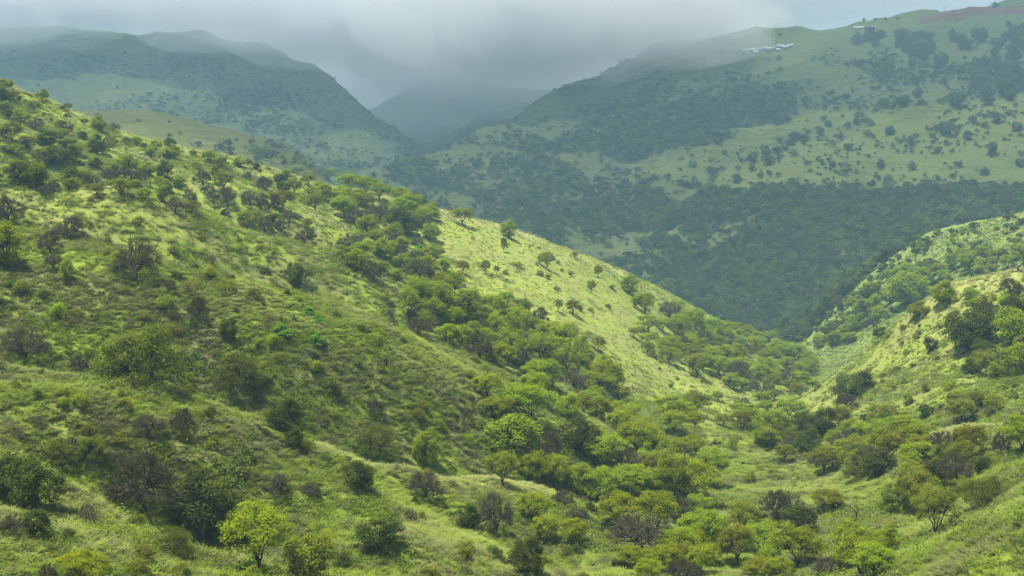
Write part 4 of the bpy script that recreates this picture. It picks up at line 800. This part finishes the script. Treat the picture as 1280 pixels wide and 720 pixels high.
# spoil bank of red earth on the skyline
mb = Mesh(); us = np.linspace(1150, 1275, 42); top = []; bot = []; bk = []
for i, u in enumerate(us):
    h = hit(u, 24 - (u - 1150) * 0.12); t = (i / 41); hh = (1.5 + 6 * math.exp(-((u - 1215) / 20) ** 2) + 3 * math.exp(-((u - 1185) / 16) ** 2)) * min(1, t * 6, (1 - t) * 6) + rng.normal() * .6
    x, y, z = h; bot.append((x, y - 26, ground(x, y - 26) - 1)); top.append((x, y + 2, ground(x, y + 2) + hh)); bk.append((x, y + 26, ground(x, y + 26) - 1))
midl = [tuple((np.array(a) * .5 + np.array(b) * .5) + [0, 0, 1.2 + rng.normal() * .5]) for a, b in zip(bot, top)]
n = len(us); mb.add(bot + midl + top + bk, [(r_ * n + i, r_ * n + i + 1, (r_ + 1) * n + i + 1, (r_ + 1) * n + i) for r_ in range(3) for i in range(n - 1)])
o = bpy.data.objects.new('earth_bank', mb.data('earth_bank', M_EARTH, True)); C.objects.link(o); o['kind'] = 'structure'; o['label'] = 'bare red earth bank on the skyline'
h = hit(1180, 14)
if h is None: h = hit(1180, 20)
e = bpy.data.objects.new('utility_pole', None); C.objects.link(e); e.location = h; e['label'] = 'thin wooden pole standing above the red earth bank'; e['category'] = 'pole'
mb = Mesh(); tube(mb, [(0, 0, -1), (0, 0, 5), (0, 0, 12)], .22, .15, 8); child('post', mb, M_WOODP, e); mb = Mesh(); boxm(mb, (0, -.25, 11.2), (2.4, .14, .18)); child('crossarm', mb, M_WOODP, e)
# bare soil by the ravine bed
def soil(u, v, rx, ry, label):
    x, y, z = hit(u, v); mb = Mesh(); k = 28; rings = 5; P_ = [(x, y, ground(x, y) + .06)]
    for q in range(1, rings + 1):
        for i in range(k):
            t = 6.2832 * i / k; w_ = 1 + .22 * math.sin(3 * t + 1) + .12 * math.sin(7 * t); xx = x + rx * q / rings * w_ * math.cos(t); yy = y + ry * q / rings * w_ * math.sin(t)
            P_.append((xx, yy, ground(xx, yy) + (.06 if q < rings else -.05)))
    mb.add(P_, [(0, 1 + i, 1 + (i + 1) % k) for i in range(k)]); mb.f[-1] = np.array(mb.f[-1])
    mb2 = Mesh(); mb2.add(P_, [(1 + (q - 1) * k + i, 1 + q * k + i, 1 + q * k + (i + 1) % k, 1 + (q - 1) * k + (i + 1) % k) for q in range(1, rings) for i in range(k)])
    mb.f.append(mb2.f[0]); mb.t.append(mb2.t[0])
    o = bpy.data.objects.new('bare_soil', mb.data('bare_soil', M_SOIL, True)); C.objects.link(o); o['kind'] = 'structure'; o['label'] = label
M_SOIL = plain_mat('tan_soil', (0.30, 0.20, 0.12), 0.95, 0.6, 0.35)
soil(1050, 616, 3.2, 2.2, 'bare tan soil at the ravine bed'); soil(1105, 607, 1.6, 2.0, 'bare pale soil below the forked dead tree'); soil(258, 442, 1.0, .7, 'reddish bare soil beside the vine-hung stump')

# ------------------------------------------------------------------ air: haze over everything, mist on the summits, cloud between them and the sun
def vol_mat(name, col, dens, aniso=0.0):
    m, t, N, L = new_mat(name); o = N('ShaderNodeOutputMaterial'); p = N('ShaderNodeVolumePrincipled')
    p.inputs['Color'].default_value = (*col, 1); p.inputs['Density'].default_value = dens; p.inputs['Anisotropy'].default_value = aniso
    L(p.outputs[0], o.inputs['Volume']); return m
zlo = float(Zt.min()) - 3
mb = Mesh(); boxm(mb, (0, 1700, (zlo + 330) / 2), (4700, 4000, 330 - zlo)); o = bpy.data.objects.new('haze', mb.data('haze', vol_mat('haze_air', (0.42, 0.74, 1.0), 0.00018))); C.objects.link(o)
o['kind'] = 'stuff'; o['label'] = 'pale haze filling the valley air'; o.display_type = 'WIRE'
def puff(name, c, rad, seed, mat, label, lump=0.22):   # closed lumpy body of mist or cloud
    r = np.random.default_rng(seed); nu, nv_ = 48, 24; th = np.linspace(0, 2 * math.pi, nu, endpoint=False); ph = np.linspace(-math.pi / 2, math.pi / 2, nv_)
    dirs = np.array([(math.cos(p) * math.cos(t), math.cos(p) * math.sin(t), math.sin(p)) for p in ph[1:-1] for t in th] + [(0, 0, -1), (0, 0, 1)])
    off = r.uniform(-50, 50, 3); q = dirs * 1.7 + off
    nz = fbm(q[:, 0] + q[:, 2] * .7, q[:, 1] - q[:, 2] * .9, 1.0, 3)
    v = np.array(c) + dirs * (1 + lump * nz)[:, None] * np.array(rad); mb = Mesh(); m_ = nv_ - 2
    mb.add(v, [(i * nu + j, i * nu + (j + 1) % nu, (i + 1) * nu + (j + 1) % nu, (i + 1) * nu + j) for i in range(m_ - 1) for j in range(nu)])
    fb = np.array([(m_ * nu, (j + 1) % nu, j) for j in range(nu)]); ft = np.array([(m_ * nu + 1, (m_ - 1) * nu + j, (m_ - 1) * nu + (j + 1) % nu) for j in range(nu)])
    mb.f += [fb, ft]; mb.t += [np.full(nu, .5)] * 2
    o = bpy.data.objects.new(name, mb.data(name, mat, True)); C.objects.link(o); o['kind'] = 'stuff'; o['label'] = label; return o
M_MIST = vol_mat('mist_air', (0.96, 0.97, 1.0), 0.0032); M_CLOUD = vol_mat('cloud_air', (0.97, 0.97, 0.98), 0.0046)
M_VEIL = vol_mat('veil_air', (0.82, 0.86, 0.92), 0.0026)
MISTS = [((-90, 2400, 185), (420, 300, 95), M_MIST), ((-90, 2150, 70), (190, 150, 95), M_VEIL), ((-40, 1980, 135), (180, 240, 80), M_MIST), ((100, 1640, 128), (170, 200, 66), M_MIST), ((165, 1760, 140), (90, 140, 52), M_MIST), ((190, 1775, 142), (88, 120, 46), M_VEIL), ((40, 1570, 105), (90, 110, 42), M_VEIL), ((-30, 1720, 125), (130, 190, 60), M_VEIL),
         ((-340, 1980, 150), (180, 170, 52), M_VEIL), ((-540, 2060, 180), (230, 150, 40), M_VEIL), ((-780, 2060, 160), (220, 160, 52), M_VEIL), ((-250, 1900, 125), (120, 130, 46), M_VEIL), ((330, 2010, 215), (330, 130, 62), M_VEIL)]
for i, (c, rd, mt) in enumerate(MISTS):
    for k, sc in enumerate((1.2, 0.85, 0.5)):        # thinning outwards
        puff('mist', c, tuple(x_ * sc for x_ in rd), 40 + i * 3 + k, mt, 'pale mist lying over the summits at the valley head', 0.18)
puff('cloud', (-300, 1760, 1150), (1350, 1000, 120), 71, M_CLOUD, 'thick cloud drifting above the far mountains', 0.12)
